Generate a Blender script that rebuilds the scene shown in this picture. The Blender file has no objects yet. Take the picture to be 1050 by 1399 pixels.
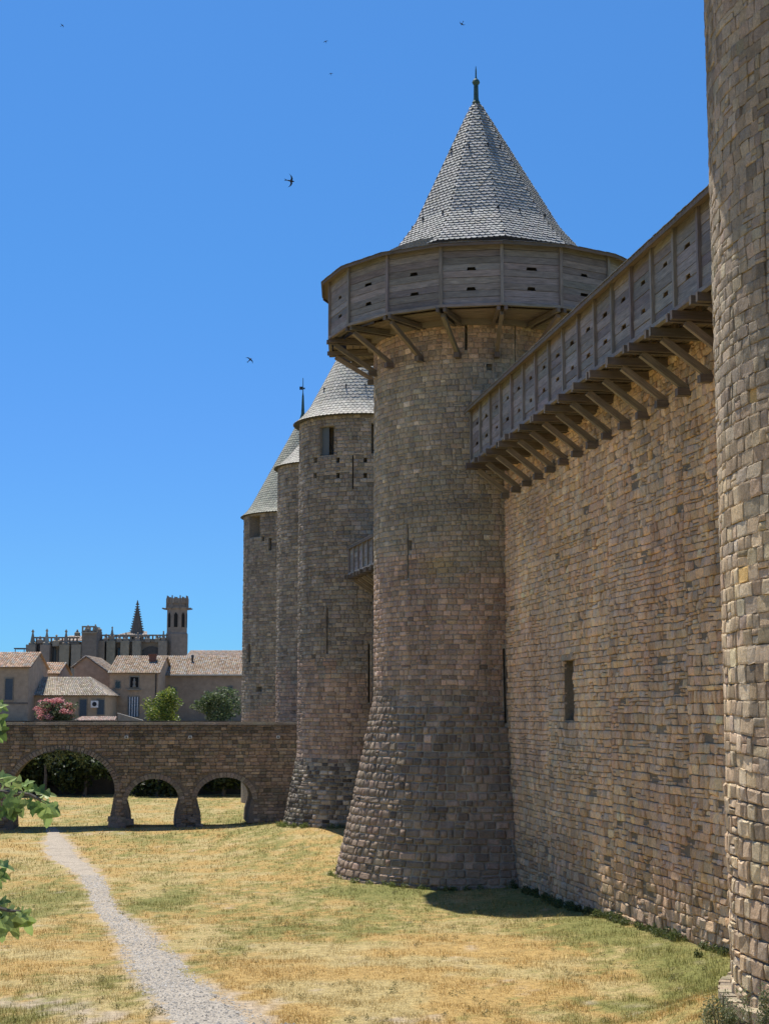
import bpy, math, random
import numpy as np
from math import sin, cos, tan, pi, radians, sqrt, atan2
from mathutils import Vector
random.seed(7)
RNG = np.random.default_rng(11)
SC = bpy.context.scene
COL = SC.collection

# ------------------------------------------------------------------ camera, sky, sun, exposure
EYE = 8.0
F = 2100.0                     # focal length in pixels of the 1050 x 1399 photograph
HOR = 972.0
TH = math.atan((HOR - 699.5) / F)
cam_d = bpy.data.cameras.new('camera'); cam = bpy.data.objects.new('camera', cam_d); COL.objects.link(cam)
cam.location = (0, 0, EYE); cam.rotation_euler = (pi / 2 + TH, 0, 0)
cam_d.sensor_fit = 'VERTICAL'; cam_d.sensor_height = 24; cam_d.lens = 24 * F / 1399
cam_d.clip_start = 0.1; cam_d.clip_end = 8000
SC.camera = cam

SKYR = ((0.0, (.11, .26, .42)), (1.0, (.42, .58, .66)), (.035, (.126, .267, .40)), (.10, (.168, .292, .405)), (.18, (.19, .322, .44)), (.28, (.203, .368, .475)), (.42, (.235, .418, .53)))
SUN_EL = radians(67); SUN_LEFT = radians(24)       # sun behind the towers, a little to the left
world = bpy.data.worlds.new('World'); SC.world = world; world.use_nodes = True
wn = world.node_tree.nodes; wl = world.node_tree.links; wn.clear()
sky = wn.new('ShaderNodeTexSky'); sky.sky_type = 'NISHITA'; sky.sun_disc = False
sky.sun_elevation = SUN_EL; sky.sun_rotation = -SUN_LEFT
sky.altitude = 1500; sky.air_density = 1.0; sky.dust_density = 0.0; sky.ozone_density = 6.0
hs = wn.new('ShaderNodeHueSaturation'); hs.inputs['Saturation'].default_value = 1.0; hs.inputs['Hue'].default_value = 0.5
bg = wn.new('ShaderNodeBackground'); bg.inputs['Strength'].default_value = 0.14
wo = wn.new('ShaderNodeOutputWorld')
# the clear deep blue of a dry summer noon: the pale band near the horizon is held back all the way round
tc = wn.new('ShaderNodeTexCoord'); sx = wn.new('ShaderNodeSeparateXYZ'); wl.new(tc.outputs['Generated'], sx.inputs[0])
rp = wn.new('ShaderNodeValToRGB'); wl.new(sx.outputs['Z'], rp.inputs[0]); wl.new(sky.outputs[0], hs.inputs['Color'])
for k, (p_, c_) in enumerate(SKYR):
    e_ = rp.color_ramp.elements[k] if k < 2 else rp.color_ramp.elements.new(p_)
    e_.position = p_; e_.color = (*c_, 1)
mm = wn.new('ShaderNodeMix'); mm.data_type = 'RGBA'; mm.blend_type = 'MULTIPLY'; mm.inputs[0].default_value = 1
wl.new(hs.outputs[0], mm.inputs[6]); wl.new(rp.outputs[0], mm.inputs[7]); wl.new(mm.outputs[2], bg.inputs['Color']); wl.new(bg.outputs[0], wo.inputs['Surface'])
sd = bpy.data.lights.new('sun', 'SUN'); so = bpy.data.objects.new('sun', sd); COL.objects.link(so)
sd.energy = 3.0; sd.angle = radians(0.53); sd.color = (1.0, 0.95, 0.86)
sdir = Vector((-sin(SUN_LEFT) * cos(SUN_EL), cos(SUN_LEFT) * cos(SUN_EL), sin(SUN_EL)))
so.rotation_euler = sdir.to_track_quat('Z', 'Y').to_euler(); so.location = (-20, 60, 80)
SC.view_settings.view_transform = 'Standard'; SC.view_settings.look = 'None'
SC.view_settings.gamma = 1.0; SC.view_settings.use_curve_mapping = False
SC.view_settings.exposure = 1.1

# ------------------------------------------------------------------ picture to place
def ray(x, y):
    u = (x - 525) / F; v = (699.5 - y) / F
    return np.array([u, cos(TH) - v * sin(TH), sin(TH) + v * cos(TH)])
def at(x, y, Y):
    r = ray(x, y); return r * (Y / r[1]) + np.array([0, 0, EYE])
def zat(y, Y): return at(525, y, Y)[2]
def xat(x, Y, y=900): return at(x, y, Y)[0]
def project(P):
    d = P - np.array([0, 0, EYE])
    f = d[..., 1] * cos(TH) + d[..., 2] * sin(TH); f = np.where(f < .1, .1, f)
    up = -d[..., 1] * sin(TH) + d[..., 2] * cos(TH)
    return 525 + F * d[..., 0] / f, 699.5 - F * up / f

# ------------------------------------------------------------------ noise
def _h(i, j, s):
    n = (i.astype(np.int64) * 374761393 + j.astype(np.int64) * 668265263 + s * 974711) & 0xffffffff
    n = ((n ^ (n >> 13)) * 1274126177) & 0xffffffff
    return ((n ^ (n >> 16)) & 0xffff) / 65535.0
def vnoise(x, y, s=0):
    x = np.asarray(x, float); y = np.asarray(y, float)
    i = np.floor(x); j = np.floor(y); fx = x - i; fy = y - j
    fx = fx * fx * (3 - 2 * fx); fy = fy * fy * (3 - 2 * fy)
    a = _h(i, j, s); b = _h(i + 1, j, s); c = _h(i, j + 1, s); d = _h(i + 1, j + 1, s)
    return (a * (1 - fx) + b * fx) * (1 - fy) + (c * (1 - fx) + d * fx) * fy
def fbm(x, y, s=0, o=4):
    t = 0; a = .5; n = 0
    for k in range(o):
        t = t + a * vnoise(x * 2 ** k, y * 2 ** k, s + k); n += a; a *= .5
    return t / n
def sst(a, b, x):
    t = np.clip((x - a) / (b - a), 0, 1); return t * t * (3 - 2 * t)

# ------------------------------------------------------------------ materials
def mat(name, build):
    m = bpy.data.materials.new(name); m.use_nodes = True
    nt = m.node_tree; b = nt.nodes['Principled BSDF']; build(nt, b); return m
def N(nt, t, **kw):
    n = nt.nodes.new(t)
    for k, v in kw.items():
        if k in n.inputs: n.inputs[k].default_value = v
        else: setattr(n, k, v)
    return n
def noise(nt, vec, scale, detail=4, rough=.55):
    n = N(nt, 'ShaderNodeTexNoise', Scale=scale, Detail=detail, Roughness=rough)
    nt.links.new(vec, n.inputs['Vector']); return n.outputs['Fac']
def mr(nt, fac, a, b, c, d):
    n = N(nt, 'ShaderNodeMapRange'); nt.links.new(fac, n.inputs[0])
    for i, v in enumerate((a, b, c, d)): n.inputs[i + 1].default_value = v
    return n.outputs[0]
def mul(nt, col, fac):
    n = N(nt, 'ShaderNodeVectorMath', operation='SCALE'); nt.links.new(col, n.inputs[0]); nt.links.new(fac, n.inputs['Scale']); return n.outputs[0]
def mixc(nt, fac, a, b):
    n = nt.nodes.new('ShaderNodeMix'); n.data_type = 'RGBA'
    for s, v in ((0, fac), (6, a), (7, b)):
        if isinstance(v, (int, float)): n.inputs[s].default_value = v
        elif isinstance(v, tuple): n.inputs[s].default_value = (*v, 1) if len(v) == 3 else v
        else: nt.links.new(v, n.inputs[s])
    return n.outputs[2]
def bump(nt, b, h, strength, dist, prev=None):
    n = N(nt, 'ShaderNodeBump', Strength=strength, Distance=dist); nt.links.new(h, n.inputs['Height'])
    if prev: nt.links.new(prev, n.inputs['Normal'])
    nt.links.new(n.outputs[0], b.inputs['Normal']); return n.outputs[0]
def geo(nt): return N(nt, 'ShaderNodeNewGeometry').outputs['Position']
def attr(nt): return N(nt, 'ShaderNodeAttribute', attribute_name='col').outputs['Color']

def m_stone(nt, b, sc=1.0, stain=.35, bs=.8):
    p = geo(nt); c = attr(nt)
    c = mul(nt, c, mr(nt, noise(nt, p, 9 * sc, 6, .7), .25, .75, .70, 1.28))
    c = mul(nt, c, mr(nt, noise(nt, p, 34 * sc, 4, .75), .3, .7, .66, 1.28))
    mp = N(nt, 'ShaderNodeMapping'); mp.inputs['Scale'].default_value = (1, 1, .1); nt.links.new(p, mp.inputs[0])
    c = mul(nt, c, mr(nt, noise(nt, mp.outputs[0], 1.1, 5, .6), .35, .68, 1.1, .78))
    c = mul(nt, c, mr(nt, noise(nt, p, .35, 5, .6), .3, .7, 1.14, .84))
    lich = mr(nt, noise(nt, p, 2.6 * sc, 7, .75), .60, .72, 0, stain)
    c = mixc(nt, lich, c, (.075, .072, .062))
    pale = mr(nt, noise(nt, p, 4.1 * sc, 6, .7), .66, .76, 0, .35)
    c = mixc(nt, pale, c, (.50, .46, .38))
    nt.links.new(c, b.inputs['Base Color']); b.inputs['Roughness'].default_value = .93
    b.inputs['Specular IOR Level'].default_value = .2
    n1 = bump(nt, b, noise(nt, p, 7 * sc, 6, .7), bs, .09)
    bump(nt, b, noise(nt, p, 26 * sc, 5, .75), bs, .035, n1)
M = {}
M['stone'] = mat('sandstone', m_stone)
M['mortar'] = mat('mortar', lambda nt, b: m_stone(nt, b, 1.6, .3, 1.0))
def m_wood(nt, b):
    uv = N(nt, 'ShaderNodeUVMap').outputs[0]; c = attr(nt)
    mp = N(nt, 'ShaderNodeMapping'); mp.inputs['Scale'].default_value = (.9, 26, 1); nt.links.new(uv, mp.inputs[0])
    g = noise(nt, mp.outputs[0], 1.6, 6, .7)
    mp2 = N(nt, 'ShaderNodeMapping'); mp2.inputs['Scale'].default_value = (1.2, 5, 1); nt.links.new(uv, mp2.inputs[0])
    g2 = noise(nt, mp2.outputs[0], 1.3, 5, .6)
    c = mul(nt, c, mr(nt, g, .3, .7, .55, 1.4)); c = mul(nt, c, mr(nt, g2, .3, .7, .75, 1.25))
    nt.links.new(c, b.inputs['Base Color']); b.inputs['Roughness'].default_value = .82
    bump(nt, b, g, .7, .012)
M['wood'] = mat('weathered_wood', m_wood)
def m_slate(nt, b):
    p = geo(nt); c = attr(nt)
    c = mul(nt, c, mr(nt, noise(nt, p, 11, 5, .7), .3, .7, .7, 1.3))
    l = mr(nt, noise(nt, p, 1.6, 6, .75), .57, .68, 0, .55); c = mixc(nt, l, c, (.33, .27, .16))
    nt.links.new(c, b.inputs['Base Color']); b.inputs['Roughness'].default_value = .72; b.inputs['Specular IOR Level'].default_value = .3
    bump(nt, b, noise(nt, p, 30, 4, .7), .5, .01)
M['slate'] = mat('slate', m_slate)
def m_vc(rough=.9, var=(.75, 1.25), sc=12, bs=.5, bd=.02):
    def f(nt, b):
        p = geo(nt); c = mul(nt, attr(nt), mr(nt, noise(nt, p, sc, 5, .7), .3, .7, *var))
        nt.links.new(c, b.inputs['Base Color']); b.inputs['Roughness'].default_value = rough
        b.inputs['Specular IOR Level'].default_value = .25
        if bs: bump(nt, b, noise(nt, p, sc * 2, 5, .7), bs, bd)
    return f
M['tile'] = mat('clay_tile', m_vc(.85, (.7, 1.3), 6))
M['render'] = mat('lime_render', m_vc(.95, (.8, 1.2), 1.6, .4, .03))
M['ground'] = mat('dry_grass_ground', m_vc(.97, (.62, 1.38), 5, 1.0, .06))
M['earth'] = mat('far_earth', m_vc(.97, (.8, 1.2), .3, 0))
def m_path(nt, b):
    p = geo(nt); v = N(nt, 'ShaderNodeTexVoronoi', Scale=16.0); nt.links.new(p, v.inputs['Vector'])
    c = mul(nt, attr(nt), mr(nt, noise(nt, p, 1.3, 5, .6), .3, .7, .85, 1.12))
    c = mul(nt, c, mr(nt, v.outputs['Distance'], 0, .6, 1.15, .6)); c = mul(nt, c, mr(nt, v.outputs['Color'], 0, 1, .8, 1.15))
    nt.links.new(c, b.inputs['Base Color']); b.inputs['Roughness'].default_value = .95
    bump(nt, b, v.outputs['Distance'], .8, .03).node.invert = True
M['path'] = mat('gravel', m_path)
def m_leaf(nt, b):
    c = mul(nt, attr(nt), mr(nt, noise(nt, geo(nt), 14, 3), .3, .7, .8, 1.2))
    out = nt.nodes['Material Output']; t = N(nt, 'ShaderNodeBsdfTranslucent'); ad = nt.nodes.new('ShaderNodeMixShader'); ad.inputs[0].default_value = .3
    nt.links.new(c, b.inputs['Base Color']); nt.links.new(mul(nt, c, mr(nt, c, 0, 1, 1.5, 1.5)), t.inputs[0])
    b.inputs['Roughness'].default_value = .5; b.inputs['Specular IOR Level'].default_value = .35
    nt.links.new(b.outputs[0], ad.inputs[1]); nt.links.new(t.outputs[0], ad.inputs[2]); nt.links.new(ad.outputs[0], out.inputs[0])
M['leaf'] = mat('leaf', m_leaf)
def flat(name, rgb, rough=.6, metal=0, sc=8, v=.2):
    def f(nt, b):
        r = N(nt, 'ShaderNodeRGB'); r.outputs[0].default_value = (*rgb, 1)
        nt.links.new(mul(nt, r.outputs[0], mr(nt, noise(nt, geo(nt), sc, 4), .3, .7, 1 - v, 1 + v)), b.inputs['Base Color'])
        b.inputs['Roughness'].default_value = rough; b.inputs['Metallic'].default_value = metal
    M[name] = mat(name, f)
flat('dark_iron', (.02, .02, .022), .5, .3); flat('copper', (.035, .085, .075), .6, .2, 5, .35); flat('glass', (.025, .03, .035), .12)
flat('feather', (.012, .011, .011), .7); flat('white_paint', (.75, .75, .73), .5); flat('blue_shutter', (.06, .085, .11), .7)
flat('bark', (.13, .11, .09), .9, 0, 6, .4); flat('lead', (.16, .17, .18), .5, .3); flat('painted_void', (.015, .014, .013), 1.0)  # the near-black one paints the shade inside openings
flat('brick_clay', (.20, .09, .06), .9)

# ------------------------------------------------------------------ objects
def props(o, label=None, cat=None, group=None, kind=None):
    if label: o['label'] = label
    if cat: o['category'] = cat
    if group: o['group'] = group
    if kind: o['kind'] = kind
    return o
def thing(name, loc, label, cat, group=None):
    o = bpy.data.objects.new(name, None); COL.objects.link(o); o.location = tuple(float(a) for a in loc)
    o.empty_display_size = .3
    return props(o, label, cat, group)
def rootloc(o):
    l = Vector((0, 0, 0))
    while o is not None: l = l + o.location; o = o.parent
    return l
class MB:
    """collects geometry in world coordinates; build() links it as one mesh object"""
    def __init__(s, col=(.4, .4, .4)):
        s.v = []; s.f = []; s.c = []; s.uv = []; s.cur = col
    def add(s, vs, fs, col=None, uvs=None):
        o = len(s.v); s.v.extend([tuple(map(float, p)) for p in vs]); c = col or s.cur
        s.c.extend([c] * len(vs))
        for k, f in enumerate(fs):
            s.f.append(tuple(i + o for i in f))
            s.uv.extend(uvs[k] if uvs else [(0, 0)] * len(f))
        return s
    def beam(s, a, b, w, h, up=(0, 0, 1), col=None, chip=0.0):
        a = Vector(a); b = Vector(b); d = b - a; L = d.length; d.normalize()
        up = Vector(up); sd_ = d.cross(up)
        if sd_.length < 1e-4: sd_ = d.cross(Vector((0, 1, 0)))
        sd_.normalize(); u = sd_.cross(d)
        vs = []
        for p in (a, b):
            for (i, j) in ((-1, -1), (1, -1), (1, 1), (-1, 1)):
                q = p + sd_ * (i * w / 2) + u * (j * h / 2)
                if chip: q = q + Vector([random.uniform(-chip, chip) for _ in range(3)])
                vs.append(q)
        fs = [(3, 2, 1, 0), (4, 5, 6, 7), (0, 1, 5, 4), (1, 2, 6, 5), (2, 3, 7, 6), (3, 0, 4, 7)]
        r = random.uniform(0, 50); e = [(r, 0), (r, w), (r + h, w), (r + h, 0)]
        sides = []
        for k, ww in enumerate((w, h, w, h)):
            o = r + k * 3.3; sides.append([(r, o), (r, o + ww), (r + L, o + ww), (r + L, o)])
        return s.add(vs, fs, col, [e, e] + sides)
    def box(s, lo, hi, col=None):
        (x0, y0, z0), (x1, y1, z1) = lo, hi
        vs = [(x0, y0, z0), (x1, y0, z0), (x1, y1, z0), (x0, y1, z0), (x0, y0, z1), (x1, y0, z1), (x1, y1, z1), (x0, y1, z1)]
        return s.add(vs, [(3, 2, 1, 0), (4, 5, 6, 7), (0, 1, 5, 4), (1, 2, 6, 5), (2, 3, 7, 6), (3, 0, 4, 7)], col)
    def prism(s, pts, ext, col=None):
        """closed outline (3-D points) pushed along ext"""
        n = len(pts); e = Vector(ext); P = [Vector(p) for p in pts]
        vs = P + [p + e for p in P]
        fs = [tuple(range(n)), tuple(reversed(range(n, 2 * n)))] + [(i, i + n, (i + 1) % n + n, (i + 1) % n) for i in range(n)]
        return s.add(vs, fs, col)
    def lathe(s, c, prof, n=12, col=None, ang=0, cap=True):
        vs = []; fs = []
        for (r, z) in prof:
            for k in range(n):
                a = ang + 2 * pi * k / n; vs.append((c[0] + r * cos(a), c[1] + r * sin(a), c[2] + z))
        for i in range(len(prof) - 1):
            for k in range(n):
                fs.append((i * n + k, i * n + (k + 1) % n, (i + 1) * n + (k + 1) % n, (i + 1) * n + k))
        if cap: fs.append(tuple(range(n))[::-1]); fs.append(tuple(range((len(prof) - 1) * n, len(prof) * n)))
        return s.add(vs, fs, col)
    def tube(s, pts, rads, n=7, col=None):
        vs = []; fs = []
        for i, p in enumerate(pts):
            p = Vector(p); d = (Vector(pts[min(i + 1, len(pts) - 1)]) - Vector(pts[max(i - 1, 0)])).normalized()
            a = d.cross(Vector((.31, .2, .93))).normalized(); b2 = d.cross(a)
            for k in range(n):
                t = 2 * pi * k / n; vs.append(p + (a * cos(t) + b2 * sin(t)) * rads[i])
        for i in range(len(pts) - 1):
            for k in range(n): fs.append((i * n + k, i * n + (k + 1) % n, (i + 1) * n + (k + 1) % n, (i + 1) * n + k))
        fs.append(tuple(range(n))[::-1]); fs.append(tuple(range((len(pts) - 1) * n, len(pts) * n)))
        return s.add(vs, fs, col)
    def build(s, name, m, parent=None, kind=None, label=None, cat=None, group=None, smooth=False):
        L = rootloc(parent) if parent else Vector((0, 0, 0))
        v = np.array(s.v, float) - np.array(L)
        me = bpy.data.meshes.new(name); me.from_pydata(v.tolist(), [], s.f)
        return finish(me, name, m, parent, s.c, s.uv, kind, label, cat, group, smooth)
def finish(me, name, m, parent, cols, uvs, kind, label=None, cat=None, group=None, smooth=False):
    me.materials.append(m)
    a = me.color_attributes.new('col', 'FLOAT_COLOR', 'POINT')
    c = np.ones((len(me.vertices), 4)); c[:, :3] = np.asarray(cols, float).reshape(-1, 3); a.data.foreach_set('color', c.ravel())
    if uvs is not None and len(uvs) == len(me.loops):
        l = me.uv_layers.new(name='UVMap'); l.data.foreach_set('uv', np.asarray(uvs, float).ravel())
    if smooth: me.polygons.foreach_set('use_smooth', [True] * len(me.polygons))
    o = bpy.data.objects.new(name, me); COL.objects.link(o)
    if parent: o.parent = parent
    return props(o, label, cat, group, kind)
def np_mesh(name, V, Q, cols, m, parent=None, kind=None, label=None, cat=None, group=None, smooth=False):
    """fast path for large arrays; Q is (n,k) with constant k"""
    L = np.array(rootloc(parent)) if parent else np.zeros(3)
    V = np.asarray(V, float) - L; Q = np.asarray(Q, np.int32); n, k = Q.shape
    me = bpy.data.meshes.new(name); me.vertices.add(len(V)); me.vertices.foreach_set('co', V.ravel())
    me.loops.add(n * k); me.loops.foreach_set('vertex_index', Q.ravel())
    me.polygons.add(n); me.polygons.foreach_set('loop_start', np.arange(0, n * k, k, dtype=np.int32))
    me.update(calc_edges=True); me.validate()
    return finish(me, name, m, parent, cols, None, kind, label, cat, group, smooth)
def jit(c, a=.12, hue=.04):
    k = 1 + random.uniform(-a, a); return tuple(max(.005, x * k * (1 + random.uniform(-hue, hue))) for x in c)

# ------------------------------------------------------------------ plan of the place
# tower centres, radii (see the photograph): 1 = big hoarded tower, 2..4 behind, 0 = foreground tower
T1 = (4.63, 77.8); R1 = 5.15
T2 = (-1.5, 104.0); R2 = 4.32
T3 = (-4.2, 120.0); R3 = 4.2
T4 = (-7.55, 140.0); R4 = 5.3
T0 = (14.4, 33.0); R0 = 7.0
WA = np.array([17.36 - .1595 * 77.8, 77.8, 0]); WD = np.array([.1575, -.9875, 0]); WN = np.array([-.9875, -.1575, 0])
BR_Y = 111.0                                       # front face of the bridge at x = 0
def bridge_y(X): return BR_Y + 0.159 * X

def gz(X, Y):
    X = np.asarray(X, float); Y = np.asarray(Y, float)
    z = .8 * (1 - sst(42, 70, Y)) + 0 * X
    z = z + 1.0 * np.exp(-(((X - T2[0] + 1) / 6.0) ** 2 + ((Y - T2[1]) / 9.0) ** 2))
    z = z + .8 * sst(3.2, 0, np.hypot(X - T0[0], Y - T0[1]) - R0)
    wu = (X - WA[0]) * WN[0] + (Y - WA[1]) * WN[1]
    z = z + .18 * sst(3.5, .3, wu) * sst(90, 75, Y)
    z = z + .22 * (fbm(X * .16, Y * .16, 3) - .5) + .07 * (fbm(X * .9, Y * .9, 9) - .5)
    bank = np.maximum(sst(0, 7, -.25 * Y - 3.5 - X) * sst(96, 84, Y), sst(28, 9, Y))
    return z + bank * 5.2
def ground_hit(x, y):
    r = ray(x, y); t = 10.0
    for _ in range(4000):
        p = r * t + np.array([0, 0, EYE])
        if p[2] <= float(gz(p[0], p[1])): break
        t += .05
    return p

# greenness of the turf: blobs seen in the photograph (pixel position, radii in metres, strength)
BLOBS = []
for (x, y, rx, ry, s) in ((215, 1235, 1.4, 4, .42), (90, 1225, 1.6, 5, .38), (420, 1118, 4, 5, .6), (350, 1135, 5, 4, .2), (520, 1218, 3.5, 2.2, .6), (250, 1150, 6, 8, .02), (480, 1160, 6, 8, -.12), (330, 1200, 4, 6, -.12),
                          (800, 1270, 2.2, 4, .36), (900, 1300, 1.6, 4, .42), (680, 1240, 4, 4, .35), (960, 1340, 1.4, 3, .5), (60, 1375, 1.5, 1.5, .2),
                          (850, 1375, 1.6, 1.2, .3), (470, 1270, 2, 3, .15), (240, 1330, 1.0, 3, .35), (640, 1300, 4, 5, -.25), (420, 1330, 3, 5, -.45), (60, 1160, 3, 6, -.3), (80, 1300, 2, 4, -.35), (560, 1360, 3, 3, -.3)):
    p = ground_hit(x, y); BLOBS.append((p[0], p[1], rx, ry, s))
BARE = []
for (x, y, rx, ry, s) in ((40, 1375, 1.9, 1.6, .42), (560, 1392, 1.5, .8, .5), (150, 1392, .8, 1.2, .4), (110, 1140, 3, 3, .25), (340, 1380, .9, 2.5, .3)):
    p = ground_hit(x, y); BARE.append((p[0], p[1], rx, ry, s))
GOLD = np.array([.42, .285, .105]); STRAW = np.array([.42, .33, .15]); GREEN = np.array([.185, .185, .055]); SOIL = np.array([.42, .34, .25]); OLIVE = np.array([.25, .225, .075])
def pdg(X, Y):
    return PDI(X, Y) if PDI else np.full(np.shape(X), 9.0)
PDI = None
def turf(X, Y):
    g = fbm(X * .45, Y * .13, 21) * .62 + fbm(X * 2.2, Y * .7, 31) * .60 + .7 * (fbm(X * 7, Y * 3.5, 41, 2) - .5) - .68
    for (a, b, rx, ry, s) in BLOBS: g = g + s * np.exp(-(((X - a) / rx) ** 2 + ((Y - b) / ry) ** 2))
    wu = (X - WA[0]) * WN[0] + (Y - WA[1]) * WN[1]
    g = g + .16 * sst(3.0, .6, wu) * sst(90, 78, Y)
    g = g + .035 * sst(46, 62, Y)
    b = fbm(X * 1.1, Y * .5, 51) * .7 + fbm(X * 4.5, Y * 2.2, 53) * .7 - .90
    for (a, c, rx, ry, s) in BARE: b = b + s * np.exp(-(((X - a) / rx) ** 2 + ((Y - c) / ry) ** 2))
    return g, b + .45 * sst(.55, .0, pdg(X, Y)) + 0 * X
def turf_col(X, Y, seed=0, jitter=0.0):
    X = np.asarray(X, float); Y = np.asarray(Y, float)
    g, b = turf(X, Y)
    if jitter: g = g + jitter * (RNG.random(X.shape) - .5)
    m1 = sst(.10, .50, g)[..., None]; m0 = sst(-.12, .14, g)[..., None]; ms = sst(.45, .65, fbm(X * .5, Y * .5, 77))[..., None]
    c = GOLD * (1 - ms) + STRAW * ms
    c = c * (1 - m0) + OLIVE * m0; c = c * (1 - m1) + GREEN * m1
    mb = sst(0, .28, b)[..., None] * .85
    return c * (1 - mb) + SOIL * mb

# the trodden gravel path (centre pixel, width in pixels)
PATH = [(70, 1131, 16), (75, 1143, 25), (81, 1157, 42), (84, 1168, 48), (101, 1180, 43), (124, 1197, 34), (133, 1214, 33), (147, 1246, 33), (179, 1271, 54), (200, 1300, 72), (216, 1328, 88), (250, 1357, 106), (301, 1399, 140), (345, 1430, 165), (420, 1480, 200)]
pc = []
for (x, y, w) in PATH:
    p = ground_hit(x, y); a = ground_hit(x - w / 2, y); b_ = ground_hit(x + w / 2, y); pc.append((p[0], p[1], abs(b_[0] - a[0]) / 2 * .88))
pc = np.array(pc); tt = np.arange(len(pc)); t2 = np.linspace(0, len(pc) - 1, 420)
PC = np.stack([np.interp(t2, tt, pc[:, k]) for k in range(3)], -1)
for _ in range(12): PC[1:-1] = (PC[:-2] + PC[2:] + 2 * PC[1:-1]) / 4
def path_dist(X, Y):
    """distance from the path's edge (negative on the path)"""
    out = np.full(np.shape(X), 99.0)
    X = np.asarray(X, float); sel = (X > -22) & (X < 0) & (Y < 135) & (Y > 26)
    if not sel.any(): return out
    xs_, ys_ = X[sel], np.asarray(Y)[sel]; o_ = out[sel]
    for (a, b, w) in PC[::5]: o_ = np.minimum(o_, np.hypot(xs_ - a, (ys_ - b) * .75) - w)
    out[sel] = o_
    return out
PDI = path_dist
# ------------------------------------------------------------------ ground, one sheet to the horizon
xs = np.concatenate([[-4000, -1200, -400, -150, -80, -55], np.arange(-42, 16.01, .3), [20, 30, 60, 150, 500, 1500, 4000]])
ys = np.concatenate([[-3000, -500, -60, -10, 0, 5], np.arange(10, 28, 1.5), np.arange(28, 75, .28), np.arange(75, 160, .55), [170, 190, 250, 400, 900, 4000]])
GX, GY = np.meshgrid(xs, ys); nx, ny = len(xs), len(ys)
GZ = gz(GX, GY)
idx = np.arange(nx * ny).reshape(ny, nx)
Q = np.stack([idx[:-1, :-1], idx[:-1, 1:], idx[1:, 1:], idx[1:, :-1]], -1).reshape(-1, 4)
np_mesh('ground', np.stack([GX, GY, GZ], -1).reshape(-1, 3), Q, turf_col(GX, GY).reshape(-1, 3) * .95, M['ground'], kind='structure', smooth=True)

# the path's surface
V = []; 
NS = 9
for i, (a, b, w) in enumerate(PC):
    el = w * (1 + .4 * (vnoise(i * .11, 0, 5) - .5) + .5 * (vnoise(i * .5, 3, 6) - .5)); er = w * (1 + .4 * (vnoise(i * .11, 9, 7) - .5) + .5 * (vnoise(i * .5, 7, 8) - .5))
    for k in range(NS):
        s = k / (NS - 1); X = a - el + (el + er) * s
        V.append((X, b, float(gz(X, b)) + .045 * (1 if 0 < k < NS - 1 else -.6) - .01))
V = np.array(V); idx = np.arange(len(V)).reshape(-1, NS)
Q = np.stack([idx[:-1, :-1], idx[1:, :-1], idx[1:, 1:], idx[:-1, 1:]], -1).reshape(-1, 4)
pcl = np.array([.52, .44, .34]) * (1 + .15 * (fbm(V[:, 0] * .8, V[:, 1] * .5, 4) - .5))[:, None]
near = sst(60, 34, V[:, 1])[:, None]; pcl = pcl * (1 - near) + np.array([.47, .42, .35]) * near
np_mesh('path', V, Q, pcl, M['path'], kind='structure', smooth=True)

# loose stones on the path and bare earth
def pebbles(n):
    V = []; Q = []; C = []
    Yc = 34 + (RNG.random(n) ** 1.6) * 30; k = (RNG.random(n) * 420).astype(int)
    i = RNG.integers(150, 420, n); a = PC[i, 0] + (RNG.random(n) - .5) * 2.3 * PC[i, 2]; b = PC[i, 1] + RNG.normal(0, .15, n)
    r = .012 + .03 * RNG.random(n) ** 3; z = gz(a, b) + .04
    base = np.array([[1, 0, 0], [0, 1, 0], [-1, 0, 0], [0, -1, 0], [0, 0, .8]])
    ang = RNG.random(n) * 6.28
    bx = base[None, :, 0] * np.cos(ang)[:, None] - base[None, :, 1] * np.sin(ang)[:, None]; by = base[None, :, 0] * np.sin(ang)[:, None] + base[None, :, 1] * np.cos(ang)[:, None]
    P = np.stack([a[:, None] + bx * r[:, None], b[:, None] + by * r[:, None] * .8, z[:, None] + base[None, :, 2] * r[:, None]], -1)
    f = np.array([[0, 1, 4], [1, 2, 4], [2, 3, 4], [3, 0, 4]]); Q = (np.arange(n)[:, None, None] * 5 + f).reshape(-1, 3)
    c = np.repeat((np.array([.46, .44, .41]) * (.6 + .7 * RNG.random((n, 1))))[:, None], 5, 1)
    np_mesh('gravel', P.reshape(-1, 3), Q, c.reshape(-1, 3), M['stone'], kind='stuff', label='pale loose gravel lying along the trodden path', cat='gravel')
pebbles(9000)

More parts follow.
